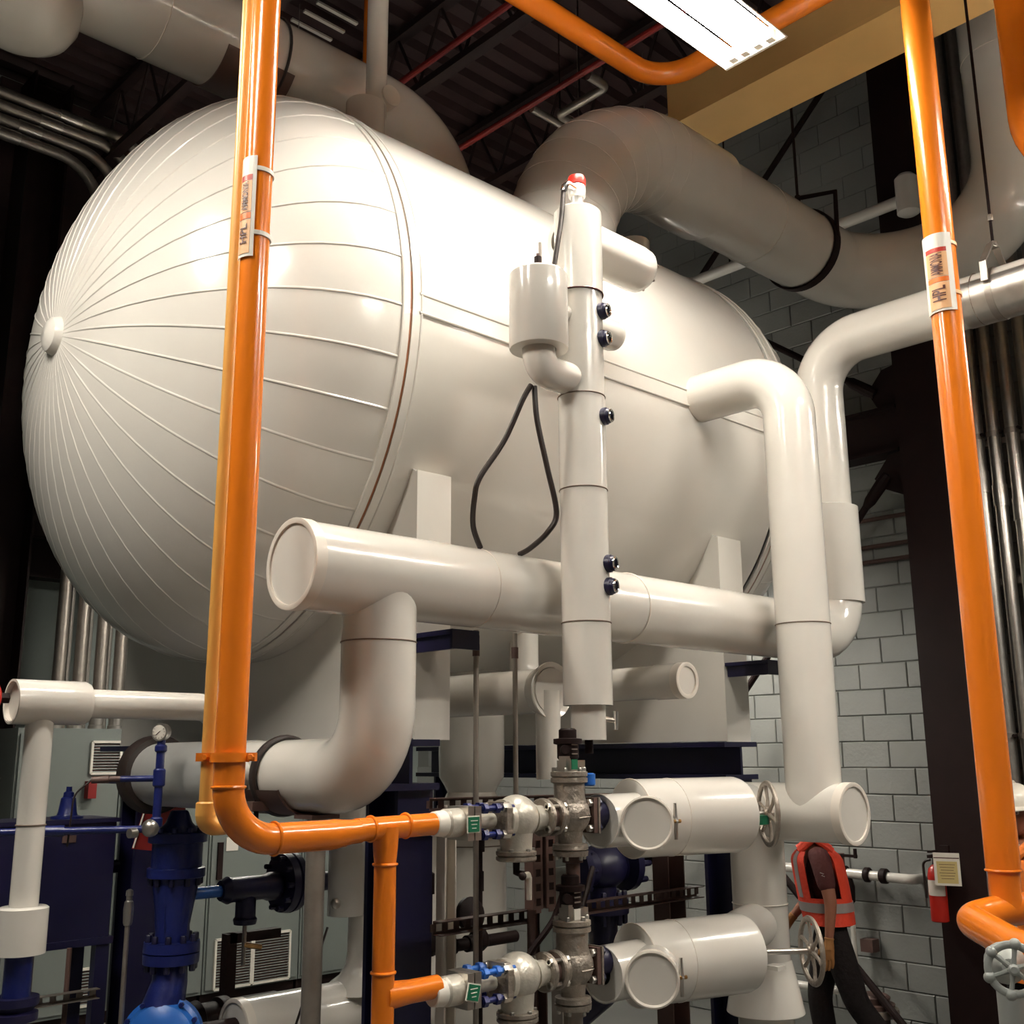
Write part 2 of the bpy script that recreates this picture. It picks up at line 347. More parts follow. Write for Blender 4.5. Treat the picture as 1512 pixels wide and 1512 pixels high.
t = thing('roof_louver', 'row of pale slats in the dark roof beside the grey vertical pipe', 'vent', (4.6, 7.6, 8.35))  # pale strips put in as bright reflection streaks on the deck
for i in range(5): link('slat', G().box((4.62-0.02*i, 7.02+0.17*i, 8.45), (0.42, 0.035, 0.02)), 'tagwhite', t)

# ================================================================== THE TANK
TY, TZ, TR = 4.035, 3.69, 1.2; X1, X2, HA = 2.19, 4.60, 0.755
tank = thing('pressure_tank', 'huge white jacketed horizontal tank with ribbed domed end', 'tank', (3.4, TY, 2.49))
def tp(x, a, r=TR):   # a: 0 faces the viewer's side, positive upwards
    return Vector((x, TY - r*math.cos(a), TZ + r*math.sin(a)))
def shell(a0, a1, x0, x1, r=TR, n=30, th=0.0):
    g = G(); vs = []
    for x in (x0, x1):
        for i in range(n+1): vs.append(tp(x, a0+(a1-a0)*i/n, r))
    fs = [(i, i+1, n+2+i, n+1+i) for i in range(n)]
    # turned-in long edges
    for k, (i, a) in enumerate(((0, a0), (n, a1))):
        vs += [tp(x0, a, r-0.01), tp(x1, a, r-0.01)]; q = 2*(n+1)+2*k; fs.append((i, n+1+i, q+1, q))
    return g.add(vs, fs)
R_ = math.radians
link('shell_panel', shell(R_(1.2), R_(92), X1+0.05, X2-0.04, TR), 'tank', tank)
link('shell_panel', shell(R_(92.3), R_(178.5), X1+0.05, X2-0.04, TR), 'tank', tank)
link('shell_panel', shell(R_(-92), R_(-2.0), X1+0.05, X2-0.04, TR), 'tank', tank)
link('shell_panel', shell(R_(178.8), R_(267.7), X1+0.05, X2-0.04, TR), 'tank', tank)
link('lap_strip', shell(R_(-2.1), R_(1.3), X1+0.05, X2-0.04, TR+0.004, 4), 'tank', tank)
for a in (-2.1, 1.3): link('seam_bead', G().tube([tp(X1+0.06, R_(a), TR+0.003), tp(X2-0.05, R_(a), TR+0.003)], 0.0055, 8), 'tank', tank)
def band(x0, x1, r, m, nm, bead=0.006):
    g = G(); g.lathe((0, TY, TZ), (1,0,0), [(x0, r-0.014), (x0, r), (x1, r), (x1, r-0.014)], 96, closed=False); return link(nm, g, m, tank)
for xs, sgn in ((X1, 1), (X2, -1)):
    band(xs-0.012, xs+0.018, TR+0.004, 'tank', 'joint_band'); band(xs+0.030, xs+0.070, TR+0.004, 'tank', 'joint_band')
    # the open joint shows rust on the viewer's side, dark sealant above and bare metal below
    for a0, a1, m in ((5, 70, 'seal'), (-43, 5, 'rust'), (-90, -43, 'galvd'), (70, 270, 'seal')):
        g = G(); n = 20
        g.add([tp(x, R_(a0+(a1-a0)*i/n), TR-0.001) for x in (xs+0.016, xs+0.032) for i in range(n+1)], [(i, i+1, n+2+i, n+1+i) for i in range(n)])
        link('joint_gap', g, m if xs == X1 else ('seal' if a0 > -43 else 'rust'), tank)
    for xb in (xs-0.012, xs+0.070): link('band_bead', G().torus((xb, TY, TZ), (1,0,0), TR+0.003, 0.0055, 96, 8), 'tank', tank)
NG = 40
def head(x0, sgn, cap_r=0.055):
    um = cap_r/TR
    for k in range(NG):
        a0 = 2*PI*k/NG - R_(2.0); da = 2*PI/NG; g = G(); vs = []; NU = 16
        cols = [(0.0, 0.0), (0.02, 0.0034), (0.045, 0.0034), (0.07, 0.0), (0.30, 0.0), (0.5, 0.0), (0.75, 0.0), (1.0, 0.0)]
        for j in range(NU+1):
            th = math.asin(um) + (PI/2 - math.asin(um))*j/NU; rr = TR*math.sin(th); xx = HA*math.cos(th)
            for t, h in cols:
                wdt = da*max(rr, 0.02); tt = t if t > 0.2 or t == 0 else min(0.25, t*0.16/wdt); a = a0+da*tt; hh = h*min(1.0, wdt/0.05)*(0.5 if math.sin(a0) < -0.45 else 1.0)
                wig = 0.0016*noise.noise(Vector((k*0.7, j*0.55, 3.1)))
                N = Vector((sgn*math.cos(th)/HA, -math.cos(a)*math.sin(th)/TR, math.sin(a)*math.sin(th)/TR)).normalized()
                vs.append(Vector((x0 + sgn*xx, TY-rr*math.cos(a), TZ+rr*math.sin(a))) + N*(hh+wig*2.5*t*(1-t)))
        nc = len(cols)
        for j in range(NU):
            for c in range(nc-1): g.f.append((j*nc+c, j*nc+c+1, (j+1)*nc+c+1, (j+1)*nc+c))
        g.v = vs; link('gore_panel', g, 'tank', tank, sharp=18)
head(X1-0.01, -1); head(X2+0.03, 1)
for x0, s in ((X1-0.01, -1), (X2+0.03, 1)):
    link('head_cap', G().lathe((x0+s*(HA-0.03), TY, TZ), (s,0,0), [(0, 0.085), (0.012, 0.082), (0.03, 0.078), (0.055, 0.066), (0.066, 0.045), (0.07, 0.0)], 32, closed=False), 'tank', tank)
# saddles and the blue frame under them
def saddle(x0, x1, lab):
    t = thing('tank_saddle', lab, 'support', ((x0+x1)/2, TY, 2.16), 'white jacketed tank saddles')
    ys, ye, zb = 2.95, 5.25, 2.165; top = 3.10; poly = [(x0, ye, zb), (x0, ys, zb), (x0, ys, top)]
    a_s = math.atan2(top-TZ, TY-ys)
    for i in range(25):
        a = a_s + (-PI-2*a_s)*i/24; poly.append((x0, TY-(TR-0.004)*math.cos(a), TZ+(TR-0.004)*math.sin(a)))
    poly.append((x0, ye, top))
    link('saddle_box', G().prism(poly, (1,0,0), x1-x0), 'white', t, sharp=30)
    link('face_sheet', G().box(((x0+x1)/2, ys-0.003, (zb+top)/2), (x1-x0+0.012, 0.006, top-zb+0.01)), 'white', t)
    return t
saddle(2.345, 2.49, 'white tank saddle under the ribbed end of the tank')
saddle(4.14, 4.31, 'white tank saddle under the far end of the tank')
def portal(xc, lab):
    t = thing('support_frame', lab, 'frame', (xc, TY, 0), 'blue steel frames under the saddles')
    for y in (3.06, 5.0):
        for s in (-1, 1): link('post_flange', G().box((xc+0.05, y+s*0.08, 1.0), (0.15, 0.018, 2.0)), 'navy', t)
        link('post_web', G().box((xc+0.05, y, 1.0), (0.014, 0.15, 2.0)), 'navy', t)
        link('base_plate', G().box((xc, y, 0.012), (0.36, 0.36, 0.024)), 'navy', t)
    for z in (2.005, 2.15): link('beam_flange', G().box((xc, TY, z), (0.25, 2.2, 0.022)), 'navy', t)
    link('beam_web', G().box((xc, TY, 2.08), (0.014, 2.2, 0.13)), 'navy', t)
    return t
portal(2.32, 'navy blue steel portal frame carrying the near saddle'); portal(4.22, 'navy blue steel portal frame carrying the far saddle')

# ================================================================== WHITE PIPEWORK
def seam(t, c, ax, r, m='seal', wd=0.0025):
    return link('jacket_seam', G().torus(c, ax, r+0.0005, wd, 40, 6), m, t)
# header in front of the tank, then elbow up at its far end
HY, HZ, HR = 2.65, 2.645, 0.13
t = thing('header_pipe', 'long white jacketed header pipe in front of the tank with a flat capped near end', 'pipe', (3.0, HY, HZ))
link('jacket', G().tube(fillet([(1.655, HY, HZ), (4.63, HY, HZ), (4.63, HY, 3.0)], 0.2), HR, 40), 'white', t)
endcap(t, (1.655, HY, HZ), (-1,0,0), HR)
seam(t, (2.35, HY, HZ), (1,0,0), HR, 'cap', 0.0015); seam(t, (3.1, HY, HZ), (1,0,0), HR, 'cap', 0.004)
link('elbow_sleeve', G().lathe((4.63, HY, 2.80), (0,0,1), [(0, HR+0.002), (0.0, HR+0.012), (0.46, HR+0.012), (0.47, 0.11)], 36, closed=False), 'white', t)
link('riser', G().tube(fillet([(4.63, HY, 3.0), (4.63, HY, 4.08), (4.63, -0.6, 4.08)], 0.24, 12), 0.115, 36), 'white', t)
for y in (1.88,): link('aluminium_sleeve', G().lathe((4.63, y, 4.08), (0,-1,0), [(0, 0.114), (0, 0.119), (1.2, 0.119), (1.2, 0.114)], 36, a0=R_(-25), a1=R_(185)), 'galv', t)
seam(t, (4.63, 1.82, 4.08), (0,1,0), 0.117)
# brackets under the header
for x, lab in ((2.37, 'short dark blue bracket under the header at the near saddle'), (4.20, 'short dark blue bracket under the header at the far saddle')):
    t = thing('pipe_bracket', lab, 'bracket', (x, 2.75, HZ-0.2))
    link('shelf', G().box((x, 2.83, HZ-HR-0.009), (0.12, 0.23, 0.016)), 'navy', t); link('rib', G().box((x-0.04, 2.83, HZ-HR-0.04), (0.014, 0.22, 0.05)), 'navy', t)
    link('lip', G().box((x, 2.72, HZ-HR-0.04), (0.12, 0.012, 0.05)), 'navy', t)
# drop from the header with elbow under the tank (silver jacket at the back)
t = thing('drop_pipe', 'white jacketed pipe dropping from the header and bending under the tank', 'pipe', (1.95, 3.1, 2.05))
link('jacket', G().tube(fillet([(1.965, HY, HZ-0.05), (1.965, HY, 2.05), (1.95, 3.42, 2.045)], 0.2, 12), 0.113, 36), 'white', t)
link('aluminium_jacket', G().lathe((1.95, 3.30, 2.045), (0,1,0), [(0, 0.112), (0, 0.117), (0.70, 0.117), (0.70, 0.11)], 36), 'alu', t)
link('flange', G().lathe((1.95, 4.0, 2.045), (0,1,0), [(0, 0.10), (0, 0.138), (0.02, 0.147), (0.06, 0.147), (0.06, 0.10)], 36), 'rubber', t)
seam(t, (1.965, HY, 2.44), (0,0,1), 0.113)
link('pipe_clamp', G().torus((1.95, 3.12, 2.047), (0,1,0), 0.119, 0.011, 36, 8, 1.4), 'rubber', t)
g = G(); g.lathe((1.95, 2.98, 2.047), (0,1,0), [(0, 0.115), (0, 0.122), (0.26, 0.122), (0.26, 0.115)], 20, a0=R_(20), a1=R_(160)); link('saddle_shield', g, 'brown', t)
link('stud', G().cyl((1.85, 3.12, 2.06), (1.85, 3.12, 1.82), 0.008, 8), 'black', t); link('clamp_nut', G().box((1.85, 3.12, 1.955), (0.06, 0.05, 0.028)), 'brown', t)
# level column in front of the tank
CX, CY, CR = 2.64, 2.42, 0.081
col = thing('level_column', 'tall white vertical level column with sight glasses in front of the tank', 'column', (CX, CY, 2.15))
link('upper_sleeve', G().lathe((CX, CY, 3.69), (0,0,1), [(0, CR), (0, CR+0.004), (0.315, CR+0.004), (0.323, CR-0.004), (0.326, 0.0)], 36, closed=False), 'white', col)
link('jacket', G().cyl((CX, CY, 2.262), (CX, CY, 3.70), CR, 36), 'white', col)
for z in (3.31, 2.98, 2.53): seam(col, (CX, CY, z), (0,0,1), CR)
seam(col, (CX, CY, 3.689), (0,0,1), CR+0.003, 'ink', 0.003)
link('bottom_sleeve', G().lathe((CX, CY, 2.152), (0,0,1), [(0, 0.05), (0, 0.057), (0.11, 0.057), (0.112, 0.0)], 32, closed=False), 'white', col)
link('drain_nipple', G().cyl((CX, CY, 2.11), (CX, CY, 2.16), 0.014, 12), 'black', col)
for z in (3.617, 3.515, 3.233, 2.723, 2.647):
    d = Vector((0.36, -0.93, 0)).normalized(); p = Vector((CX, CY, z)) + d*(CR-0.01)
    s = link('sight_glass', G().lathe(p, d, [(0, 0.030), (0.022, 0.030), (0.024, 0.026), (0.030, 0.026), (0.034, 0.024), (0.034, 0.016), (0.02, 0.015), (0.019, 0.0)], 20, closed=False), 'navy', col)
    link('bezel', G().lathe(p + d*0.030, d, [(0, 0.0225), (0.008, 0.0235), (0.011, 0.0205), (0.009, 0.0155), (0.0, 0.015)], 24, closed=False), 'chrome', s)
    link('lens', G().lathe(p + d*0.012, d, [(0, 0.0155), (0.012, 0.0155), (0.014, 0.0)], 16, closed=False), 'rubber', s)
# column top valve with the red cap
link('top_nipple', G().cyl((CX, CY, 4.0), (CX, CY, 4.045), 0.022, 16), 'galvd', col)
link('valve_body', G().lathe((CX, CY, 4.04), (0,0,1), [(0, 0.016), (0.0, 0.022), (0.03, 0.024), (0.034, 0.031), (0.055, 0.033), (0.075, 0.031), (0.08, 0.028)], 20), 'alu', col)
link('red_cap', G().lathe((CX, CY, 4.118), (0,0,1), [(0, 0.033), (0.022, 0.034), (0.034, 0.030), (0.036, 0.0)], 24), 'red', col)
link('side_fitting', G().tube([(CX-0.02, CY-0.01, 4.095), (CX-0.06, CY-0.01, 4.10), (CX-0.075, CY-0.01, 4.085), (CX-0.082, CY-0.01, 4.06)], 0.012, 10), 'chrome', col)
# drain cock at the foot of the column
dc = link('drain_cock', G().tube([(CX+0.05, CY-0.02, 2.22), (CX+0.085, CY-0.035, 2.215)], 0.009, 10), 'galvd', col)
link('cock_handle', G().tube([(CX+0.088, CY-0.04, 2.185), (CX+0.088, CY-0.04, 2.245)], [0.007, 0.009], 8), 'chrome', dc)
# float chamber joined to the column
t = thing('float_chamber', 'short white cylinder hanging left of the level column with a black fitting on top', 'vessel', (2.435, CY, 3.42))
link('body', G().lathe((2.435, CY, 3.435), (0,0,1), [(0, 0.058), (0, 0.098), (0.004, 0.100), (0.265, 0.100), (0.272, 0.094), (0.275, 0.0)], 40, closed=False), 'white', t)
link('elbow', G().tube(fillet([(2.435, CY, 3.47), (2.435, CY, 3.365), (2.60, CY, 3.365)], 0.055, 8), 0.056, 28), 'white', t)
link('link_pipe', G().cyl((2.50, CY, 3.60), (2.60, CY, 3.60), 0.032, 20), 'white', t)
link('gland', G().lathe((2.435, CY, 3.708), (0,0,1), [(0, 0.036), (0.012, 0.036), (0.02, 0.028), (0.032, 0.026), (0.034, 0.012)], 20), 'rubber', t)
link('probe', G().cyl((2.425, CY-0.01, 3.735), (2.425, CY-0.01, 3.765), 0.013, 10), 'black', t); link('conduit_stub', G().cyl((2.447, CY, 3.735), (2.447, CY, 3.83), 0.006, 10), 'galvd', t)
link('lead_plug', G().cyl((2.436, CY, 3.735), (2.436, CY, 3.785), 0.006, 10), 'brown', t)
def cable(pts, r, lab, m='rubber'):
    P_ = [Vector(p) for p in pts]; out = []
    for i in range(len(P_)-1):
        p0, p1, p2, p3 = P_[max(i-1, 0)], P_[i], P_[i+1], P_[min(i+2, len(P_)-1)]
        for k in range(10):
            s = k/10; out.append(0.5*((2*p1)+(p2-p0)*s+(2*p0-5*p1+4*p2-p3)*s*s+(3*p1-p0-3*p2+p3)*s**3))
    out.append(P_[-1]); o = link('cable', G().tube(out, r, 8), m); return tag(o, lab, 'cable')
cable([(CX-0.082, CY-0.01, 4.06), (CX-0.10, CY-0.015, 3.95), (CX-0.125, CY-0.02, 3.85), (CX-0.15, CY-0.02, 3.73)], 0.009, 'black cable from the red capped valve to the float chamber', 'rubber')
cable([(2.425, 2.45, 3.315), (2.396, 2.46, 3.26), (2.349, 2.5, 3.119), (2.268, 2.53, 2.985), (2.262, 2.55, 2.92), (2.30, 2.6, 2.84), (2.35, 2.62, 2.775)], 0.0095, 'black cable looping down left from the float chamber to the header')
cable([(2.441, 2.45, 3.315), (2.452, 2.45, 3.199), (2.497, 2.45, 3.043), (2.548, 2.46, 2.90), (2.537, 2.49, 2.835), (2.532, 2.57, 2.79), (2.528, 2.62, 2.775)], 0.0095, 'black cable hanging right of the other from the float chamber')
# short capped stubs behind the level column
t = thing('nozzle_pipe', 'white round ended pipe stub behind the top of the level column', 'pipe', (2.95, 2.56, 4.0))
link('jacket', G().lathe((2.62, 2.56, 4.0), (1,0,0), [(0.10, 0.07), (0.10, 0.092), (0.50, 0.092), (0.535, 0.088), (0.55, 0.078), (0.553, 0.0)], 36, closed=False), 'white', t)
link('branch', G().tube([(3.0, 2.60, 4.0), (3.0, 3.02, 4.12)], 0.07, 24), 'white', t); link('bolt_row', G().bolts((3.17, 2.56, 4.0), (1,0,0), 0.075, 8, 0.006, 0.008), 'galvd', t)
t = thing('nozzle_pipe', 'small white capped stub behind the two upper sight glasses', 'pipe', (2.85, 2.56, 3.66))
link('jacket', G().lathe((2.62, 2.54, 3.66), (1,0,0), [(0.10, 0.05), (0.10, 0.058), (0.33, 0.058), (0.35, 0.052), (0.36, 0.04), (0.362, 0.0)], 28, closed=False), 'white', t)
link('branch', G().tube([(2.85, 2.55, 3.66), (2.85, 2.86, 3.66)], 0.045, 20), 'white', t)
# riser from the tank side, stub with the cap, drop pipe and the two big valve bodies
t = thing('riser_pipe', 'thick white riser bending out of the tank side down to a capped horizontal stub', 'pipe', (3.9, 2.38, 1.88))
link('jacket', G().tube(fillet([(3.9, 3.0, 3.70), (3.9, 2.38, 3.70), (3.9, 2.38, 1.88)], 0.20, 14), 0.109, 40), 'white', t)
link('stub', G().cyl((3.9, 2.215, 1.88), (3.9, 2.82, 1.88), 0.113, 40), 'white', t); endcap(t, (3.9, 2.215, 1.88), (0,-1,0), 0.113, rec=0.028)
seam(t, (3.9, 2.38, 2.62), (0,0,1), 0.109)
link('saddle_weld', G().torus((3.9, 2.93, 3.70), (0,1,0), 0.112, 0.01, 36, 8), 'white', t)
link('drop', G().cyl((3.9, 2.66, 0.0), (3.9, 2.66, 1.88), 0.109, 36), 'white', t); seam(t, (3.9, 2.66, 1.52), (0,0,1), 0.109, 'cap')
link('flared_sleeve', G().lathe((3.9, 2.66, 1.11), (0,0,1), [(0, 0.10), (0.0, 0.150), (0.004, 0.153), (0.13, 0.128), (0.20, 0.112)], 36, closed=False), 'white', t)
def insulated_valve(z, lab, wlab):
    t = thing('insulated_valve', lab, 'valve', (3.05, 2.4, z), 'white jacketed valve bodies')
    ax = Vector((math.cos(R_(-14)), math.sin(R_(-14)), 0)); p0 = Vector((2.84, 2.43, z))
    link('body', G().lathe(p0, ax, [(0, 0.0), (0, 0.118), (0.004, 0.126), (0.44, 0.128), (0.455, 0.124), (0.462, 0.11), (0.462, 0.0)], 44, closed=False), 'white', t)
    seam(t, p0+ax*0.006, ax, 0.1255, 'cap', 0.003); seam(t, p0+ax*0.16, ax, 0.1266, 'cap', 0.0012)
    link('inlet', G().lathe((2.655, 2.40, z), (1,0,0), [(0.004, 0.03), (0.004, 0.077), (0, 0.080), (0, 0.0835), (0.35, 0.0835)], 36, closed=False), 'white', t)
    bd = Vector((-math.cos(R_(38)), -math.sin(R_(38)), 0)); q = Vector((2.72, 2.255, z-0.004))
    link('bonnet', G().cyl(q-bd*0.24, q, 0.079, 36), 'white', t); endcap(t, q, bd, 0.079, rim=0.004, rec=0.001)
    c = q + Vector((0.064, -0.061, 0.006)); sp = link('spring_catch', G().tube([c+Vector((0,0,-0.055)), c+Vector((0,0,-0.01)), c+Vector((0,0,0.0)), c+Vector((0,0,0.012)), c+Vector((0,0,0.055))], [0.006, 0.007, 0.012, 0.007, 0.005], 10), 'galv', t)
    link('catch_bolt', G().tube([c-ax*0.014+Vector((0,-0.005,0)), c+ax*0.014+Vector((0,-0.005,0))], 0.006, 8), 'brass', sp)
    wd = Vector((math.cos(R_(-38)), math.sin(R_(-38)), 0)); s0 = p0+ax*0.44 + Vector((0.02, -0.015, 0)); wc = s0 + wd*(0.105 if z > 1.7 else 0.23)
    link('stem', G().cyl(s0-wd*0.06, wc+wd*0.014, 0.0105, 12), 'galv', t)
    link('stem_plate', G().box(wc-wd*0.03-Vector((0,0,0.02)) if z > 1.7 else s0+wd*0.10-Vector((0,0,0.05)), (0.05, 0.05, 0.014 if z < 1.7 else 0.03)), 'green' if z > 1.7 else 'white', t)
    wheel(t, wc, wd, 0.105, 'cast', 6, 0.016, 0.010)
    link('outlet', G().tube([p0+ax*0.40, Vector((3.62, 2.56, z)), Vector((3.86, 2.65, z))], 0.085, 28), 'white', t)
    return t
insulated_valve(1.90, 'upper big white jacketed valve body with a steel handwheel', ''); insulated_valve(1.445, 'lower big white jacketed valve body with a steel handwheel on a long stem', '')
# white capped pipe and dark elbow under the tank
t = thing('capped_pipe', 'short white pipe with a round recessed cap right of the level column foot', 'pipe', (3.4, 2.9, 2.39))
link('jacket', G().cyl((3.4, 2.60, 2.385), (3.4, 3.25, 2.385), 0.066, 32), 'white', t); endcap(t, (3.4, 2.60, 2.385), (0,-1,0), 0.066, rec=0.022)
link('sleeve', G().cyl((3.4, 2.62, 2.385), (3.4, 2.74, 2.385), 0.069, 32), 'white', t)
link('bend', G().tube(fillet([(3.4, 3.2, 2.385), (3.4, 3.5, 2.385), (3.4, 3.5, 2.8)], 0.12), 0.066, 28), 'white', t)
t = thing('shaded_pipe', 'shaded white pipe with a flared collar left of the level column foot', 'pipe', (2.9, 3.1, 2.33))
link('jacket', G().tube(fillet([(2.9, 2.84, 2.34), (2.9, 4.25, 2.345), (2.9, 4.25, 2.6)], 0.12), 0.083, 32), 'white', t)
link('collar', G().lathe((2.9, 2.84, 2.34), (0,-1,0), [(-0.06, 0.083), (-0.02, 0.098), (0.0, 0.106), (0.006, 0.104), (-0.02, 0.06), (-0.022, 0.0)], 36, closed=False), 'white', t)
link('down_leg', G().cyl((2.9, 2.86, 2.02), (2.9, 2.86, 2.34), 0.046, 24), 'white', t)
t = thing('sump_pipe', 'white vertical pipe hanging from the tank bottom with a pinched reducer', 'pipe', (3.53, 4.0, 0))
link('upper', G().lathe((3.53, 4.0, 1.84), (0,0,1), [(0, 0.165), (0.10, 0.115), (0.13, 0.13), (0.17, 0.155), (0.28, 0.158), (0.70, 0.155)], 36, closed=False), 'white', t)
link('lower', G().cyl((3.53, 4.0, 0.0), (3.53, 4.0, 1.86), 0.165, 36), 'white', t); seam(t, (3.53, 4.0, 1.70), (0,0,1), 0.165)
t = thing('shaded_pipe', 'pale upright pipe right of the blue post under the tank', 'pipe', (3.0, 3.75, 0))
link('jacket', G().cyl((3.02, 3.75, 0), (3.02, 3.75, 1.88), 0.075, 28), 'white', t)
# left white tee
t = thing('tee_pipe', 'white jacketed tee at the left edge with a long drop and a flared end', 'pipe', (1.19, 3.2, 2.26))
ZT = 2.262
link('tee_body', G().lathe((1.105, 3.2, ZT), (1,0,0), [(0, 0.055), (0.0, 0.063), (0.20, 0.063), (0.212, 0.058), (0.214, 0.04)], 36, closed=False), 'white', t)
link('end_plate', G().lathe((1.105, 3.2, ZT), (-1,0,0), [(0.002, 0.063), (0.002, 0.057), (-0.012, 0.055), (-0.012, 0.0)], 32, closed=False), 'cap', t)
link('run', G().tube(fillet([(1.30, 3.2, ZT), (1.745, 3.2, ZT), (1.745, 3.2, 2.05), (1.88, 3.2, 2.05)], [0.07, 0.06]), 0.042, 28), 'white', t)
link('drop', G().cyl((1.187, 3.2, 1.70), (1.187, 3.2, ZT), 0.038, 28), 'white', t); seam(t, (1.187, 3.2, 1.925), (0,0,1), 0.038)
link('flared_end', G().lathe((1.187, 3.2, 1.588), (0,0,1), [(0, 0.05), (0.0, 0.066), (0.118, 0.066), (0.122, 0.06), (0.122, 0.03)], 36, closed=False), 'white', t)
link('stem_nut', G().hexbolt((1.09, 3.185, ZT+0.008), (-1,0,0), 0.016, 0.03), 'black', t)
wheel(t, (1.03, 3.165, ZT+0.005), (-1, -0.35, 0), 0.042, 'red', 5, 0.014, 0.009)
link('blue_pipe_below', G().cyl((1.187, 3.2, 1.0), (1.187, 3.2, 1.62), 0.036, 20), 'blue', t)
link('blue_flange', G().lathe((1.187, 3.2, 1.42), (0,0,1), [(0, 0.06), (0.02, 0.06), (0.025, 0.045), (0.04, 0.06), (0.06, 0.06)], 20), 'navy', t)

# big domed elbow rising from the tank top, run to the right and up
BY = 3.40
t = thing('suction_pipe', 'big white jacketed pipe arching out of the tank top and sweeping up at the right', 'pipe', (4.8, BY, 5.3))
BZ, BR = 5.30, 0.25
bp = fillet([(3.56, BY, 4.36), (3.56, BY, BZ), (6.62, BY, BZ), (6.62, 2.30, BZ), (6.62, 2.30, 8.45)], [0.85, 0.5, 0.55], 14)
link('jacket', G().tube(bp, BR, 48), 'white', t)
el = fillet([(3.56, BY, 4.40), (3.56, BY, BZ), (4.80, BY, BZ)], 0.85, 18)
link('elbow_cover', G().tube(el, 0.272, 48), 'white', t)
for i in range(2, len(el)-1, 2):
    d = (el[i+1]-el[i-1]).normalized(); link('gore_seam', G().torus(el[i], d, 0.2722, 0.0016, 48, 6), 'white', t)
seam(t, (5.3, BY, BZ), (1,0,0), BR, 'cap', 0.003); seam(t, (6.62, 2.30, 6.5), (0,0,1), BR, 'cap', 0.003)
def clevis_hanger(x, y, z, r, ax, lab, m='black', full=True):
    t = thing('pipe_hanger', lab, 'hanger', (x, y, z)); c = Vector((x, y, z)); ax = Vector(ax); sd = Vector((ax.y, ax.x, 0))
    if full:
        g = G(); u, v, a = frame(ax); g.lathe(c-ax*0.03, ax, [(0, r+0.004), (0, r+0.018), (0.06, r+0.018), (0.06, r+0.004)], 48, closed=False); link('band', g, m, t)
        link('ears', G().tube([c+sd*(r+0.01)+Vector((0,0,0.0)), c+sd*(r+0.02)+Vector((0,0,r+0.06)), c+Vector((0,0,r+0.12)), c-sd*(r+0.02)+Vector((0,0,r+0.06)), c-sd*(r+0.01)], 0.016, 8), m, t)
    else:
        link('yoke', G().tube([c+sd*(r+0.01)+Vector((0,0,r*0.2)), c+sd*(r+0.01)+Vector((0,0,r*0.75)), c+Vector((0,0,r+0.09)), c-sd*(r+0.01)+Vector((0,0,r*0.75)), c-sd*(r+0.01)+Vector((0,0,r*0.2))], 0.017, 8), m, t)
    link('nut', G().hexbolt(c+Vector((0,0,r+0.09)), (0,0,1), 0.02, 0.05), m, t); link('hanger_rod', G().cyl(c+Vector((0,0,r+0.09)), (x, y, 8.5), 0.0095, 8), m, t)
clevis_hanger(5.85, BY, BZ, BR, (1,0,0), 'black clevis hanger round the big white pipe below the yellow beam')
# overhead pipe entering the tank from behind
AY, AZ, AR = 4.12, 5.34, 0.217
t = thing('overhead_pipe', 'big white overhead pipe above the ribbed dome bending down into the tank', 'pipe', (2.3, AY, AZ))
link('jacket', G().tube(fillet([(1.22, AY, AZ), (3.38, AY, AZ), (3.38, AY, 4.7)], 0.42, 14), AR, 44), 'white', t)
link('vertical_end', G().lathe((1.22, AY+0.02, 4.93), (0,0,1), [(0, 0.0), (0.004, 0.06), (0.02, 0.13), (0.055, 0.185), (0.11, 0.215), (0.19, 0.225), (3.4, 0.225)], 44, closed=False), 'white', t)
seam(t, (1.75, AY, AZ), (1,0,0), AR, 'cap')
link('shield', G().lathe((2.03, AY, AZ), (1,0,0), [(0, AR), (0, AR+0.007), (0.34, AR+0.007), (0.34, AR)], 24, a0=R_(35), a1=R_(150)), 'brown', t)
link('strap', G().torus((2.32, AY, AZ), (1,0,0), AR+0.006, 0.007, 40, 6), 'rubber', t)
link('hanger_rod', G().cyl((2.32, AY, AZ+AR), (2.32, AY, 8.5), 0.009, 8), 'black', t)
# relief valve stub on top of the tank
t = thing('relief_valve', 'white capped valve jacket on the tank top with a grey vertical pipe', 'valve', (2.54, 3.6, 4.8))
link('jacket', G().cyl((2.55, 3.62, 4.76), (2.55, 3.62, 4.985), 0.088, 32), 'white', t)
link('neck', G().tube(fillet([(2.60, 3.62, 4.95), (2.65, 3.68, 5.085), (2.66, 3.80, 5.085)], 0.05), 0.04, 20), 'white', t)
link('bonnet', G().cyl((2.68, 3.85, 5.085), (2.68, 3.60, 5.085), 0.050, 28), 'cap', t)
link('vent_pipe', G().cyl((2.635, 3.66, 4.98), (2.635, 3.66, 8.5), 0.049, 28), 'white', t)
tag(link('orange_pipe', G().cyl((3.55, 5.0, 5.0), (3.55, 5.0, 8.5), 0.05, 20), 'orange'), 'brownish orange vertical pipe behind the grey vent pipe', 'pipe')

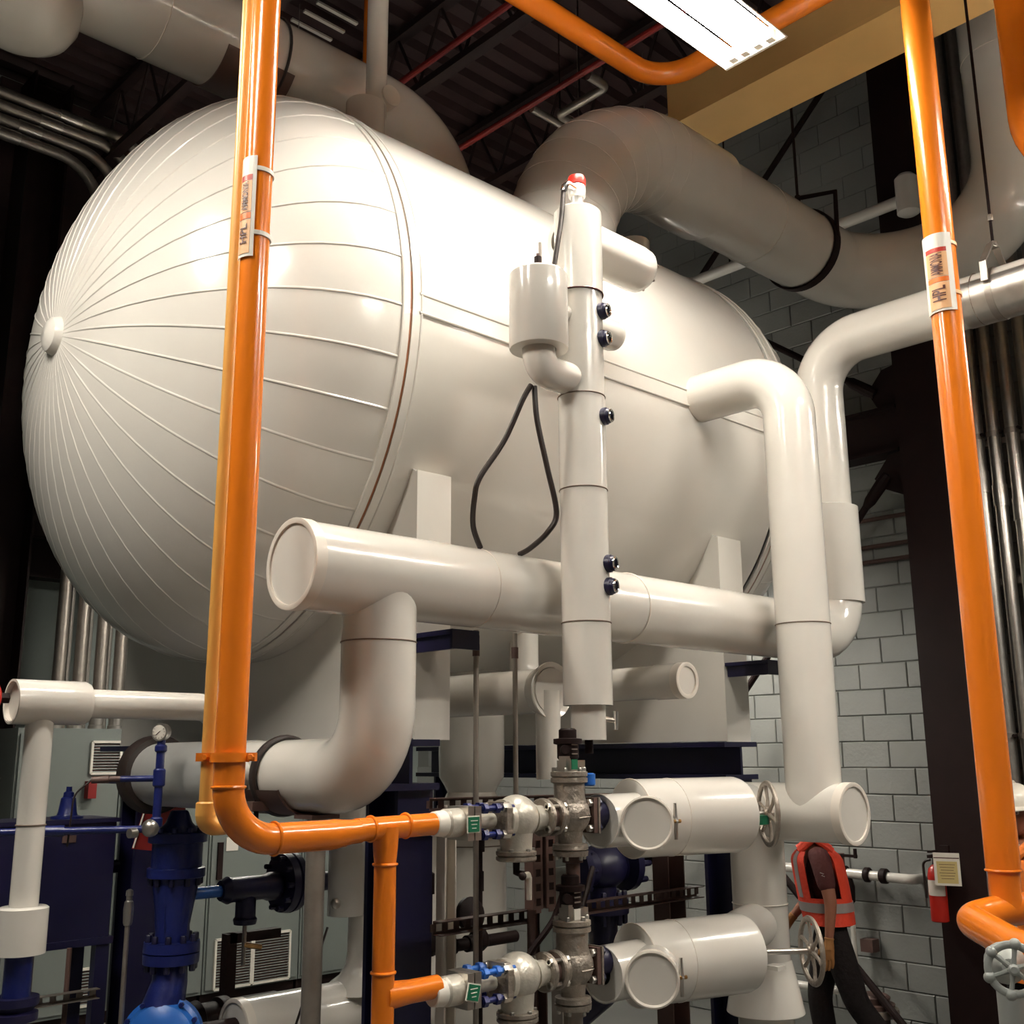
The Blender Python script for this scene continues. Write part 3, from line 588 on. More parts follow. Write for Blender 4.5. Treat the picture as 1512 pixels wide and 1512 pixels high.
# ================================================================== ORANGE PIPEWORK
OX, OY = 1.345, 2.40
def marker(t, ctr, r, a_mid, z0, z1, spread):
    """curved snap-on pipe marker with print; children of the pipe"""
    L = z1-z0; a0, a1 = a_mid-spread/2, a_mid+spread/2
    def patch(b0, b1, y0, y1, rr, m, nm, par):
        g = G(); n = 10; vs = []
        for rad in (rr, rr+0.0022):
            for z in (y0, y1):
                vs += [(ctr[0]+rad*math.cos(b0+(b1-b0)*i/n), ctr[1]+rad*math.sin(b0+(b1-b0)*i/n), z) for i in range(n+1)]
        k = n+1; fs = []
        for i in range(n): fs += [(2*k+i, 2*k+i+1, 3*k+i+1, 3*k+i), (i+1, i, k+i, k+i+1), (i, i+1, 2*k+i+1, 2*k+i), (k+i+1, k+i, 3*k+i, 3*k+i+1)]
        fs += [(0, 2*k, 3*k, k), (n, k+n, 3*k+n, 2*k+n)]
        g.add(vs, fs); return link(nm, g, m, par)
    p = patch(a0, a1, z0, z1, r+0.003, 'tagwhite', 'pipe_marker', t); p['label'] = 'white wrapped pipe marker reading HPL AMMONIA'
    am = a_mid + spread*0.02; h = spread*0.31
    patch(am-h, am+h, z0+0.03*L, z0+0.36*L, r+0.0042, 'tagpink', 'print_panel', p); patch(am-h, am+h, z0+0.44*L, z0+0.75*L, r+0.0042, 'tagpink', 'print_panel', p)
    patch(am-h, am+h, z0+0.37*L, z0+0.43*L, r+0.0042, 'tagorange', 'orange_band', p); patch(am-h, am+h, z0+0.755*L, z0+0.81*L, r+0.0042, 'tagred', 'red_band', p)
    sz = 2*h*r*0.95
    text_on_pipe('HPL', sz*1.05, ctr, r+0.0083, am, z0+0.12*L, p, length=0.19*L); text_on_pipe('AMMONIA', sz*0.95, ctr, r+0.0083, am, z0+0.455*L, p, length=0.285*L)
    for z in (z0+0.22*L, z1-0.14*L): link('strap_clip', G().lathe((ctr[0], ctr[1], z), (0,0,1), [(0, r), (0, r+0.004), (0.012, r+0.004), (0.012, r)], 32, closed=False), 'housing' if r < 0.04 else 'tagpink', t)
def weld(t, c, ax, r, m='orange'):
    g = G(); g.torus(c, ax, r+0.001, 0.0042, 28, 8); return link('weld_bead', g, m, t)
t = thing('ammonia_pipe', 'tall orange pipe in front of the ribbed tank head turning right into two branches', 'pipe', (OX, OY, 1.95))
ZS = 1.922; r0 = 0.0375
link('pipe_run', G().tube(fillet([(OX, OY, 8.45), (OX, OY, ZS-0.012), (1.64, OY, ZS-0.012)], 0.125, 12), r0, 32), 'orange', t)
link('reducer', G().lathe((1.63, OY, ZS-0.012), (1,0,0.06), [(0, r0), (0.02, r0), (0.07, 0.031), (0.10, 0.031)], 28, closed=False), 'orange', t)
link('tee_run', G().cyl((1.72, OY, ZS-0.004), (1.985, OY, ZS), 0.0300, 28), 'orange', t)
link('tee_leg', G().tube([(1.815, OY, ZS), (1.815, OY, ZS-0.05), (1.815, OY, ZS-0.09), (1.815, OY, 0.9)], [0.036, 0.033, 0.0295, 0.0295], 28), 'orange', t)
link('lower_branch', G().tube([(1.815, OY, 1.502), (1.86, OY, 1.502), (1.90, OY, 1.502), (1.995, OY, 1.502)], [0.036, 0.033, 0.0300, 0.0300], 28), 'orange', t)
for c, ax in (((OX, OY, 2.035), (0,0,1)),): weld(t, c, ax, r0)
weld(t, (1.475, OY, ZS-0.012), (1,0,0), r0); weld(t, (1.815, OY, ZS-0.095), (0,0,1), 0.0295); weld(t, (1.815, OY, 1.56), (0,0,1), 0.0295); weld(t, (1.88, OY, ZS), (1,0,0), 0.0300); weld(t, (1.765, OY, ZS-0.003), (1,0,0), 0.0302)
marker(t, (OX, OY), r0, math.radians(-168), 3.388, 3.68, math.radians(84))
# thinner pale pipe clamped behind it
t = thing('ammonia_pipe', 'thin pale orange pipe clamped behind the tall orange pipe, ending in an elbow', 'pipe', (1.345, 2.49, 1.93))
link('pipe_run', G().tube(fillet([(1.345, 2.505, 8.45), (1.345, 2.505, 1.945), (1.76, 2.505, 1.885)], 0.022, 8), 0.0175, 20), 'ochre', t)
link('elbow_collar', G().lathe((1.345, 2.505, 1.965), (0,0,1), [(0, 0.02), (0.0, 0.0245), (0.03, 0.0245), (0.034, 0.02)], 20, closed=False), 'ochre', t)
link('elbow', G().tube(fillet([(1.345, 2.505, 1.985), (1.345, 2.505, 1.942), (1.40, 2.505, 1.942)], 0.026, 8), 0.024, 20), 'ochre', t)
t = thing('pipe_clamp', 'orange two-bolt plate clamp tying the orange pipe to the thin pale one', 'clamp', (1.345, 2.44, 2.11))
dv = Vector((0.62, -0.78, 0)); cc = Vector((OX, OY, 2.105)) 
link('clamp_ring', G().lathe(cc-Vector((0,0,0.012)), (0,0,1), [(0, r0+0.0005), (0, r0+0.009), (0.022, r0+0.009), (0.022, r0+0.0005)], 32, closed=False), 'orange', t)
for s in (-1, 1):
    e = link('clamp_ear', G().bar(cc+dv*s*(r0+0.004), cc+dv*s*(r0+(0.028 if s > 0 else 0.046)), 0.016, 0.02), 'orange', t)
    link('bolt', G().hexbolt(cc+dv*s*(r0+0.02)+Vector((-0.78, -0.62, 0))*0.006, (-0.78, -0.62, 0), 0.008, 0.012), 'orange', e)
link('thin_ring', G().lathe((1.345, 2.505, 2.095), (0,0,1), [(0, 0.019), (0, 0.026), (0.02, 0.026), (0.02, 0.019)], 24, closed=False), 'orange', t)
# right-hand orange pipe
PX, PY = 3.36, 1.435; r1 = 0.049
t = thing('ammonia_pipe', 'tall orange pipe at the right in front of the black column and conduits', 'pipe', (PX, PY, 1.7))
link('pipe_run', G().cyl((PX, PY, 1.765), (PX, PY, 8.45), r1, 32), 'orange', t); weld(t, (PX, PY, 1.765), (0,0,1), r1-0.001)
link('neck', G().tube([(PX, PY, 1.77), (PX, PY, 1.70), (PX, PY, 1.66)], [0.045, 0.043, 0.046], 28), 'orange', t)
link('u_bend', G().tube(fillet([(3.68, 1.27, 1.66), (3.36, 1.435, 1.655), (3.235, 1.497, 1.634), (3.06, 1.30, 1.605), (2.95, 1.13, 1.59), (2.95, 1.13, 0.9)], [0.2, 0.062, 0.3, 0.08], 9), 0.046, 28), 'orange', t)
marker(t, (PX, PY), r1, math.radians(-178), 3.515, 3.79, math.radians(122))
t = thing('gate_valve', 'grey spoked handwheel of a valve at the lower right edge', 'valve', (2.92, 1.24, 1.4))
wn = Vector((-0.86, -0.50, 0.06)).normalized(); wc = Vector((2.80, 1.197, 1.592))
wheel(t, wc, wn, 0.056, 'wheel', 6, 0.013, 0.0095, knobs=1)
link('stem', G().cyl(wc-wn*0.13, wc+wn*0.015, 0.009, 12), 'galv', t)
link('bonnet', G().lathe(wc-wn*0.06, -wn, [(0, 0.018), (0.03, 0.022), (0.05, 0.035), (0.07, 0.05), (0.085, 0.05)], 20), 'wheel', t)
link('body', G().cyl((2.90, 1.25, 1.30), (2.90, 1.25, 1.52), 0.035, 20), 'wheel', t)
# overhead orange loop and the bulge at the right edge
t = thing('ceiling_pipe', 'orange pipe bending under the roof beside the lit strip light', 'pipe', (4.2, 3.2, 5.7))
link('pipe_run', G().tube(fillet([(-2.0, 3.35, 5.7), (4.25, 3.25, 5.7), (4.23, -2.0, 5.7)], 0.22, 12), 0.059, 24), 'orange', t)
for x in (1.6, 3.3): link('hanger_rod', G().cyl((x, 3.27, 5.75), (x, 3.27, 8.5), 0.008, 8), 'black', t)
t = thing('suction_bend', 'fat orange pipe bend cut by the right edge of the picture', 'pipe', (4.55, 1.45, 4.55))
link('bend', G().tube(fillet([(4.4, 1.43, 6.0), (4.4, 1.43, 4.42), (4.4, 0.2, 4.42)], 0.3, 10), 0.10, 28), 'orange', t)
link('hanger_rod', G().cyl((4.4, 1.0, 4.7), (4.4, 1.0, 8.5), 0.008, 8), 'black', t)

# ================================================================== VALVE STRINGS ON THE ORANGE BRANCHES
def valve_string(z, lab, low):
    Y = 2.40; t = thing('valve_train', lab, 'valve', (2.3, Y, z), 'cast steel valve trains'); X = (1,0,0)
    link('primer_ring', G().lathe((1.975, Y, z), X, [(0, 0.030), (0.003, 0.033), (0.035, 0.036), (0.04, 0.033)], 24), 'tagwhite', t)
    sp = link('spool', G().lathe((2.005, Y, z), X, [(0, 0.032), (0.010, 0.036), (0.014, 0.0395), (0.07, 0.0395)], 28), 'silver', t); pr = t.children[0]
    for dx in (0.0, 0.027): link('clamp_block', G().box((2.13+dx, Y, z-0.002), (0.023, 0.088, 0.092)), 'galv', t)
    tg = link('green_tag', G().box((2.134, Y-0.050, z-0.004), (0.040, 0.004, 0.040), M3=Matrix.Rotation(0.25 if low else 0.0, 3, 'Y')), 'green', t)
    link('tag_frame', G().box((2.134, Y-0.0485, z-0.004), (0.046, 0.003, 0.046), M3=Matrix.Rotation(0.25 if low else 0.0, 3, 'Y')), 'tagwhite', tg)
    for k in range(3): link('print_line', G().box((2.134, Y-0.0525, z+0.006-0.010*k), (0.026-0.005*k, 0.001, 0.0022)), 'tagwhite', tg)
    link('neck', G().cyl((2.16, Y, z), (2.25, Y, z), 0.021, 20), 'silver', t)
    for sy, sz in ((-1,1),(1,1),(-1,-1),(1,-1)):
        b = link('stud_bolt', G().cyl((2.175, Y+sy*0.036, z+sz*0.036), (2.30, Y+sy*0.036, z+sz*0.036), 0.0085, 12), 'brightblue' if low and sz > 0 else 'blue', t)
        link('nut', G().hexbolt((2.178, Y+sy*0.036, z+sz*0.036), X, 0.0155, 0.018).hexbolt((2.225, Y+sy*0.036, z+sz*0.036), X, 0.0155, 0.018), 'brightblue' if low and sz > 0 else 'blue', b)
        link('end_nut', G().hexbolt((2.252, Y+sy*0.037, z+sz*0.037), X, 0.013, 0.034), 'galv', b)
    link('square_flange', G().prism([(2.262, Y-0.052, z-0.035), (2.262, Y-0.035, z-0.052), (2.262, Y+0.035, z-0.052), (2.262, Y+0.052, z-0.035), (2.262, Y+0.052, z+0.035), (2.262, Y+0.035, z+0.052), (2.262, Y-0.035, z+0.052), (2.262, Y-0.052, z+0.035)], X, 0.022), 'cast', t)
    sb = link('strainer_body', G().sphere((2.345, Y, z+0.004), 0.066, 24, 14, (1.05, 1, 1)).lathe((2.345, Y, z-0.092), (0,0,1), [(0, 0.046), (0.06, 0.05), (0.09, 0.058)], 24).cyl((2.275, Y, z), (2.34, Y, z), 0.052, 24), 'silver', t)
    link('body_flange', G().lathe((2.284, Y, z), X, [(0, 0.058), (0.018, 0.058), (0.022, 0.05)], 24), 'silver', t)
    cv = link('cover_flange', G().lathe((2.345, Y, z-0.118), (0,0,1), [(0, 0.056), (0.004, 0.060), (0.012, 0.060), (0.014, 0.055), (0.018, 0.060), (0.027, 0.060), (0.03, 0.05)], 28), 'cast', t)
    link('cover_bolts', G().bolts((2.345, Y, z-0.092), (0,0,1), 0.051, 6, 0.007, 0.01), 'galv', cv)
    link('drain_nipple', G().tube([(2.345, Y, z-0.115), (2.345, Y, z-0.15), (2.345, Y-0.03, z-0.155)], 0.011, 12), 'black', t)
    dk = link('drain_cock', G().tube([(2.325, Y-0.05, z-0.155), (2.352, Y-0.04, z-0.155), (2.362, Y-0.035, z-0.165), (2.362, Y-0.035, z-0.225)], [0.009, 0.010, 0.009, 0.008], 10), 'silver', t)
    link('cock_cap', G().sphere((2.318, Y-0.054, z-0.155), 0.012, 12, 8), 'black', dk)
    link('outlet_neck', G().lathe((2.40, Y, z), X, [(0, 0.046), (0.03, 0.036), (0.05, 0.036)], 24), 'silver', t)
    for x in (2.447, 2.492): link('coupling_flange', G().lathe((x, Y, z), X, [(0, 0.052), (0.003, 0.056), (0.015, 0.056), (0.018, 0.05)], 28), 'cast', t)
    for k in range(4):
        a = PI/4+k*PI/2; c = Vector((2.44, Y+0.046*math.cos(a), z+0.046*math.sin(a))); b = link('coupling_bolt', G().cyl(c, c+Vector((0.082, 0, 0)), 0.006, 10), 'galv', t)
        link('nut', G().hexbolt(c, X, 0.0115, 0.012).hexbolt(c+Vector((0.07, 0, 0)), X, 0.0115, 0.012), 'galv', b)
    link('gasket_hub', G().cyl((2.46, Y, z), (2.50, Y, z), 0.038, 20), 'brown', t)
    vb = link('globe_body', G().sphere((2.575, Y, z+0.004), 0.064, 24, 14).lathe((2.575, Y, z+0.03), (0,0,1), [(0, 0.056), (0.03, 0.048), (0.075, 0.048)], 24).lathe((2.575, Y, z-0.085), (0,0,1), [(0, 0.036), (0.04, 0.040), (0.06, 0.05)], 24).cyl((2.505, Y, z), (2.56, Y, z), 0.044, 20), 'cast', t)
    # flow arrow cast on the body
    link('cast_arrow', G().tube([(2.55, Y-0.061, z-0.004), (2.585, Y-0.066, z-0.002), (2.60, Y-0.064, z-0.001), (2.59, Y-0.066, z+0.006)], 0.0028, 6), 'cast', vb)
    tf = link('bonnet_flange', G().lathe((2.575, Y, z+0.098), (0,0,1), [(0, 0.050), (0.003, 0.058), (0.016, 0.058), (0.018, 0.052), (0.022, 0.058), (0.034, 0.058), (0.037, 0.05)], 28), 'cast', t)
    link('bonnet_bolts', G().bolts((2.575, Y, z+0.13), (0,0,1), 0.048, 6, 0.008, 0.016), 'galv', tf)
    link('bonnet', G().box((2.585, Y, z+0.150), (0.07, 0.055, 0.035)).box((2.545, Y-0.012, z+0.155), (0.022, 0.03, 0.05)), 'galv', t)
    ac = link('actuator', G().lathe((2.572, Y, z+0.165), (0,0,1), [(0, 0.026), (0.01, 0.034), (0.05, 0.034), (0.053, 0.045), (0.068, 0.045), (0.07, 0.028), (0.095, 0.028), (0.10, 0.022)], 24), 'black', t)
    link('actuator_knob', G().cyl((2.535, Y-0.02, z+0.20), (2.52, Y-0.04, z+0.20), 0.014, 12), 'black', ac)
    for k in range(3): link('actuator_print', G().box((2.566, Y-0.0345, z+0.215-0.014*k), (0.026, 0.002, 0.004)), 'galvd', ac)
    link('bonnet_tag', G().box((2.553, Y-0.045, z+0.155), (0.026, 0.003, 0.030)), 'green' if not low else 'tagwhite', t)
    if not low: link('blue_solenoid', G().lathe((2.645, Y-0.02, z+0.088), (0,0,1), [(0, 0.016), (0.004, 0.020), (0.036, 0.020), (0.04, 0.014)], 16), 'brightblue', t)
    bf = link('bottom_flange', G().lathe((2.575, Y, z-0.118), (0,0,1), [(0, 0.054), (0.014, 0.056), (0.016, 0.050), (0.020, 0.056), (0.034, 0.054), (0.037, 0.042)], 28), 'cast', t)
    link('bottom_bolts', G().bolts((2.575, Y, z-0.118), (0,0,-1), 0.044, 6, 0.006, 0.012), 'galv', bf)
    link('bottom_cap', G().lathe((2.585, Y, z-0.24), (0,0,1), [(0, 0.016), (0.04, 0.016), (0.042, 0.022), (0.10, 0.022), (0.102, 0.032), (0.125, 0.032)], 20), 'brown' if not low else 'galvd', t)
    rf = link('outlet_flange', G().box((2.638, Y, z), (0.016, 0.104, 0.104)), 'brown', t)
    link('outlet_plate', G().box((2.653, Y, z), (0.008, 0.108, 0.108)), 'cast', t)
    for sy, sz in ((-1,1),(1,1),(-1,-1),(1,-1)):
        b = link('flange_bolt', G().hexbolt((2.632, Y+sy*0.038, z+sz*0.038), (-1,0,0), 0.012, 0.018), 'galv', rf); 
        link('blue_nut', G().hexbolt((2.657, Y+sy*0.038, z+sz*0.038), X, 0.013, 0.016), 'navy', t)
    link('outlet_hub', G().cyl((2.655, Y, z), (2.72, Y, z), 0.044, 24), 'navy', t)
    for c in t.children:      # the flanged part starts right behind the short spool
        if c not in (sp, pr): c.location.x -= 0.052
    return t
valve_string(1.922, 'upper cast steel valve train between the orange branch and the white valve body', False)
valve_string(1.485, 'lower cast steel valve train between the orange branch and the white valve body', True)
# perforated struts and posts behind the valve trains
def strut(p, q, lab, pitch=0.05, wd=0.041, m='brown', nm='perforated_strut'):
    t = thing(nm, lab, 'strut', (Vector(p)+Vector(q))/2); p, q = Vector(p), Vector(q); d = (q-p).normalized(); L = (q-p).length
    up = Vector((0,0,1)) if abs(d.z) < 0.9 else Vector((1,0,0)); sd = d.cross(up).normalized(); up = sd.cross(d).normalized(); g = G()
    for s in (-1, 1): g.bar(p+up*s*wd*0.39, q+up*s*wd*0.39, 0.003, wd*0.22, up)
    n = int(L/pitch)
    for i in range(n+1):
        c = p+d*min(L, i*pitch); g.bar(c-d*pitch*0.24, c+d*pitch*0.24, 0.003, wd*0.6, up)
    link('slotted_face', g, m, t)
    for s in (-1, 1): link('side_wall', G().bar(p+up*s*wd*0.5+sd*0.02, q+up*s*wd*0.5+sd*0.02, 0.04, 0.003, up), m, t)
    return t
strut((2.36, 2.885, 1.948), (3.32, 2.885, 1.94), 'upper perforated steel strut behind the upper valve train')
strut((2.38, 2.885, 1.56), (3.78, 2.885, 1.558), 'lower perforated steel strut running right to the brown post')
strut((2.60, 2.62, 1.62), (2.60, 2.62, 1.93), 'upright perforated strut behind the upper globe valve', 0.045)
strut((2.66, 2.62, 1.62), (2.66, 2.62, 1.93), 'second upright perforated strut right of the first', 0.045)
def post(x, y, z0, z1, sx, sy, lab, m='brown', nm='steel_post'):
    t = thing(nm, lab, 'post', (x, y, z0)); 
    link('channel_web', G().box((x, y+sy/2, (z0+z1)/2), (sx, 0.006, z1-z0)), m, t)
    for s in (-1, 1): link('channel_side', G().box((x+s*sx/2, y, (z0+z1)/2), (0.006, sy, z1-z0)), m, t)
    link('foot_plate', G().box((x, y, z0+0.006), (sx*1.6, sy*1.8, 0.012)), m, t); return t
post(3.66, 2.93, 0, 1.80, 0.10, 0.08, 'brown steel post left of the far blue post', 'brown')
post(3.80, 3.05, 0, 1.82, 0.09, 0.08, 'greyish steel post beside the brown one', 'galvd')
post(2.84, 2.75, 0, 1.90, 0.05, 0.05, 'narrow steel post under the upper white valve body', 'galvd')
post(2.80, 2.83, 0, 1.88, 0.05, 0.04, 'narrow dark steel post behind the globe valves', 'brown')
post(2.49, 2.95, 0, 1.94, 0.045, 0.045, 'narrow pale upright channel at the right side of the near blue post', 'cap')
for (x, y, z0, z1, lab) in ((2.491, 2.80, 0, 2.53, 'thin steel rod hanging down right of the near saddle'), (2.735, 2.862, 1.93, 2.54, 'thin steel rod left of the level column foot')):
    t = thing('conduit_rod', lab, 'rod', (x, y, z0)); link('rod', G().cyl((x, y, z0), (x, y, z1), 0.0095, 12), 'galvd', t); link('coupling', G().cyl((x, y, z1-0.09), (x, y, z1-0.05), 0.013, 12), 'brown', t)
# white switch boxes behind the globe valve
t = thing('junction_box', 'pale grey box with a lidded edge behind the upper globe valve', 'box', (2.74, 2.66, 1.5))
link('box', G().box((2.745, 2.68, 1.61), (0.10, 0.06, 0.40)), 'cabinet', t); link('lid_edge', G().box((2.745, 2.645, 1.735), (0.11, 0.02, 0.012)), 'cabinet', t)
# dark valves low behind the struts
def small_valve(x, y, z, lab):
    t = thing('stop_valve', lab, 'valve', (x, y, z), 'dark stop valves behind the lower strut')
    link('body', G().lathe((x, y, z-0.03), (0,0,1), [(0, 0.02), (0.02, 0.04), (0.05, 0.04), (0.08, 0.022), (0.09, 0.015)], 20), 'black', t)
    link('stem', G().cyl((x, y, z+0.05), (x, y, z+0.20), 0.013, 12), 'black', t); link('cap', G().lathe((x, y, z+0.18), (0,0,1), [(0, 0.02), (0.07, 0.02), (0.075, 0.012)], 16), 'black', t)
small_valve(2.62, 3.2, 1.44, 'dark stop valve with a tall cap right beside the near blue post'); small_valve(2.86, 3.2, 1.43, 'dark stop valve with a tall cap further right under the lower strut')
t = thing('valve_manifold', 'dark low pipe joining the two dark stop valves', 'pipe', (2.75, 3.2, 1.42)); link('pipe', G().cyl((2.55, 3.2, 1.43), (3.05, 3.2, 1.43), 0.022, 16), 'black', t)
for x in (2.70, 2.80): link('coupling', G().lathe((x, 3.2, 1.43), (1,0,0), [(0, 0.03), (0.04, 0.03)], 16), 'black', t)
t = thing('sight_port', 'dark round flanged port on a rod behind the lower strut', 'valve', (2.72, 3.1, 1.53))
link('disc', G().lathe((2.74, 3.12, 1.545), (0,-1,0.2), [(0, 0.06), (0.02, 0.06), (0.03, 0.045)], 24), 'black', t); link('rod', G().cyl((2.79, 3.12, 1.0), (2.79, 3.12, 1.90), 0.014, 12), 'black', t); link('coupling', G().cyl((2.79, 3.12, 1.76), (2.79, 3.12, 1.84), 0.022, 12), 'black', t)
# dark diagonal hoses at the strings
cable([(2.63, 2.52, 1.72), (2.60, 2.55, 1.60), (2.52, 2.58, 1.50), (2.47, 2.6, 1.40), (2.46, 2.62, 1.2)], 0.010, 'dark hose curving down left behind the lower valve train', 'black')
cable([(2.95, 2.70, 1.72), (2.86, 2.66, 1.62), (2.76, 2.62, 1.52), (2.62, 2.60, 1.38)], 0.010, 'dark hose slanting down behind the lower actuator', 'black')
# dark navy valve group hanging between the two white valve bodies
t = thing('control_valve', 'dark navy flanged valve with a bolted bonnet behind the white valve bodies', 'valve', (3.2, 3.1, 1.66))
vx, vy, vz = 3.42, 3.08, 1.665
link('body', G().sphere((vx, vy, vz), 0.10, 20, 12, (1.1, 1, 0.9)).cyl((vx-0.16, vy, vz), (vx+0.10, vy, vz), 0.07, 20), 'navy', t)
f1 = link('flange', G().lathe((vx-0.20, vy, vz), (1,0,0), [(0, 0.115), (0.035, 0.115)], 28), 'navy', t); link('bolts', G().bolts((vx-0.165, vy, vz), (1,0,0), 0.095, 8, 0.013, 0.03), 'navy', f1)
f2 = link('bonnet_flange', G().lathe((vx+0.10, vy-0.02, vz+0.01), (1,-0.15,0.05), [(0, 0.11), (0.03, 0.11)], 28), 'navy', t); link('bolts', G().bolts((vx+0.13, vy-0.02, vz+0.01), (1,-0.15,0.05), 0.09, 8, 0.013, 0.05), 'navy', f2)
link('motor', G().cyl((vx+0.13, vy-0.02, vz+0.02), (vx+0.33, vy-0.05, vz+0.035), 0.035, 18), 'black', t)
link('outlet', G().tube(fillet([(vx, vy, vz), (vx, vy, 1.36), (vx+0.02, vy-0.02, 1.22), (vx-0.25, vy-0.02, 1.12)], 0.08, 8), 0.058, 24), 'navy', t)
f3 = link('outlet_flange', G().lathe((vx, vy, 1.49), (0,0,1), [(0, 0.105), (0.025, 0.105), (0.027, 0.09), (0.03, 0.105), (0.055, 0.105)], 28), 'navy', t); link('bolts', G().bolts((vx, vy, 1.545), (0,0,1), 0.088, 8, 0.012, 0.03).bolts((vx, vy, 1.49), (0,0,-1), 0.088, 8, 0.012, 0.04), 'navy', f3)

# ================================================================== CABINETS AND CONDUITS AT THE BACK
cabs = [(3.25, 4.13), (4.13, 5.0), (5.0, 5.98), (5.98, 6.95)]
cl = ['grey electrical cabinet at the far left with two louvred vents', 'grey electrical cabinet behind the blue valve column', 'grey electrical cabinet with the dark door handle and twin louvres', 'grey electrical cabinet behind the near blue post']
def vent(t, x0, x1, z0, z1, y=9.2):
    v = link('vent_frame', G().bar((x0, y-0.012, z0), (x1, y-0.012, z0), 0.024, 0.02).bar((x0, y-0.012, z1), (x1, y-0.012, z1), 0.024, 0.02).bar((x0, y-0.012, z0), (x0, y-0.012, z1), 0.024, 0.02, (1,0,0)).bar((x1, y-0.012, z0), (x1, y-0.012, z1), 0.024, 0.02, (1,0,0)), 'tagwhite', t)
    link('vent_back', G().box(((x0+x1)/2, y-0.002, (z0+z1)/2), (x1-x0, 0.004, z1-z0)), 'brown', t)
    n = max(4, int((z1-z0)/0.022)); g = G()
    for i in range(n):
        z = z0+(i+0.5)*(z1-z0)/n; g.bar((x0, y-0.012, z), (x1, y-0.012, z), 0.016, 0.006, (0, 0.5, 1))
    s = link('louvres', g, 'cabinet', v, flat=True); s['kind'] = 'stuff'
for k, (a, b) in enumerate(cabs):
    t = thing('electrical_cabinet', cl[k], 'cabinet', ((a+b)/2, 9.45, 0), 'electrical cabinets along the back wall')
    link('body', G().box(((a+b)/2, 9.46, 1.23), (b-a-0.012, 0.48, 2.26)), 'cabinet', t); link('plinth', G().box(((a+b)/2, 9.48, 0.05), (b-a-0.03, 0.42, 0.10)), 'black', t)
    d = link('door', G().box(((a+b)/2, 9.21, 1.22), (b-a-0.05, 0.02, 2.18)), 'cabinet', t)
    link('handle', G().box((a+0.10, 9.19, 1.21), (0.05, 0.03, 0.32)), 'black', d)
    if k == 0: vent(t, 3.86, 4.11, 1.99, 2.25); vent(t, 3.86, 4.11, 0.17, 0.45)
    if k == 1: vent(t, 4.18, 4.35, 1.99, 2.25); vent(t, 4.18, 4.5, 0.17, 0.45)
    if k == 2:
        vent(t, 5.10, 5.46, 0.13, 0.54); vent(t, 5.48, 5.86, 0.13, 0.54)
        link('rating_plate', G().box((5.22, 9.195, 1.35), (0.12, 0.006, 0.12)), 'tagwhite', t)
    if k == 0: link('socket_box', G().box((3.86, 9.16, 1.86), (0.07, 0.08, 0.14)), 'darkred', t)
for k, x in enumerate((3.60, 3.775, 3.955, 4.125)):
    t = thing('conduit', ['leftmost steel conduit rising from the far left cabinet', 'second steel conduit from the left above the cabinets', 'third steel conduit from the left above the cabinets', 'rightmost steel conduit above the cabinets'][k], 'conduit', (x, 9.38, 2.36), 'steel conduits above the cabinets')
    zt = 7.55+0.13*k
    link('tube', G().tube(fillet([(x, 9.38, 2.36), (x, 9.38, zt), (0.4, 9.38, zt)], 0.42, 8), 0.051, 16), 'galvd', t)
    link('coupling', G().cyl((x-0.75, 9.38, zt), (x-0.95, 9.38, zt), 0.058, 16), 'galv', t); link('hub', G().lathe((x, 9.38, 2.36), (0,0,1), [(0, 0.065), (0.03, 0.065), (0.035, 0.057), (0.12, 0.057)], 16), 'galv', t)
    link('companion_tube', G().cyl((x+0.085, 9.42, 2.36), (x+0.085, 9.42, 7.2), 0.02, 10), 'galv', t)
# conduits in front of the block wall at the right
for k, y in enumerate((3.19, 3.07, 2.94, 2.81, 2.68)):
    x = 7.78; t = thing('conduit', ['first steel conduit right of the black column', 'second steel conduit right of the black column', 'third steel conduit right of the black column', 'fourth steel conduit right of the black column', 'fifth steel conduit right of the black column'][k], 'conduit', (x, y, 0), 'steel conduits right of the black column')
    link('tube', G().cyl((x, y, 0), (x, y, 8.5), 0.046, 20), 'galv', t)
    for z in (3.95-0.12*k, 1.6): link('coupling', G().cyl((x, y, z), (x, y, z+0.16), 0.053, 20), 'galv', t)
    for z in (4.35, 2.2): 
        s = link('strap', G().lathe((x, y, z), (0,0,1), [(0, 0.047), (0, 0.052), (0.04, 0.052), (0.04, 0.047)], 20, closed=False), 'galvd', t); link('strap_bolt', G().cyl((x-0.03, y+0.06, z+0.02), (x-0.07, y+0.06, z+0.02), 0.012, 10), 'black', s)
for z, k in ((4.33, 0), (2.18, 1), (3.3, 2)):
    tag(link('mounting_channel', G().box((7.86, 2.9, z), (0.06, 0.8, 0.045)), 'galvd'), ['upper steel channel holding the right-hand conduits', 'lower steel channel holding the right-hand conduits', 'middle steel channel holding the right-hand conduits'][k], 'channel')
for k, z in enumerate((3.94, 3.72, 3.60)):
    tag(link('wall_conduit', G().tube([(7.955, 3.2, z), (7.955, 7.6, z)], 0.017, 10), 'brown'), ['topmost thin conduit running along the block wall left of the column', 'middle thin conduit running along the block wall left of the column', 'lowest thin conduit running along the block wall left of the column'][k], 'conduit')
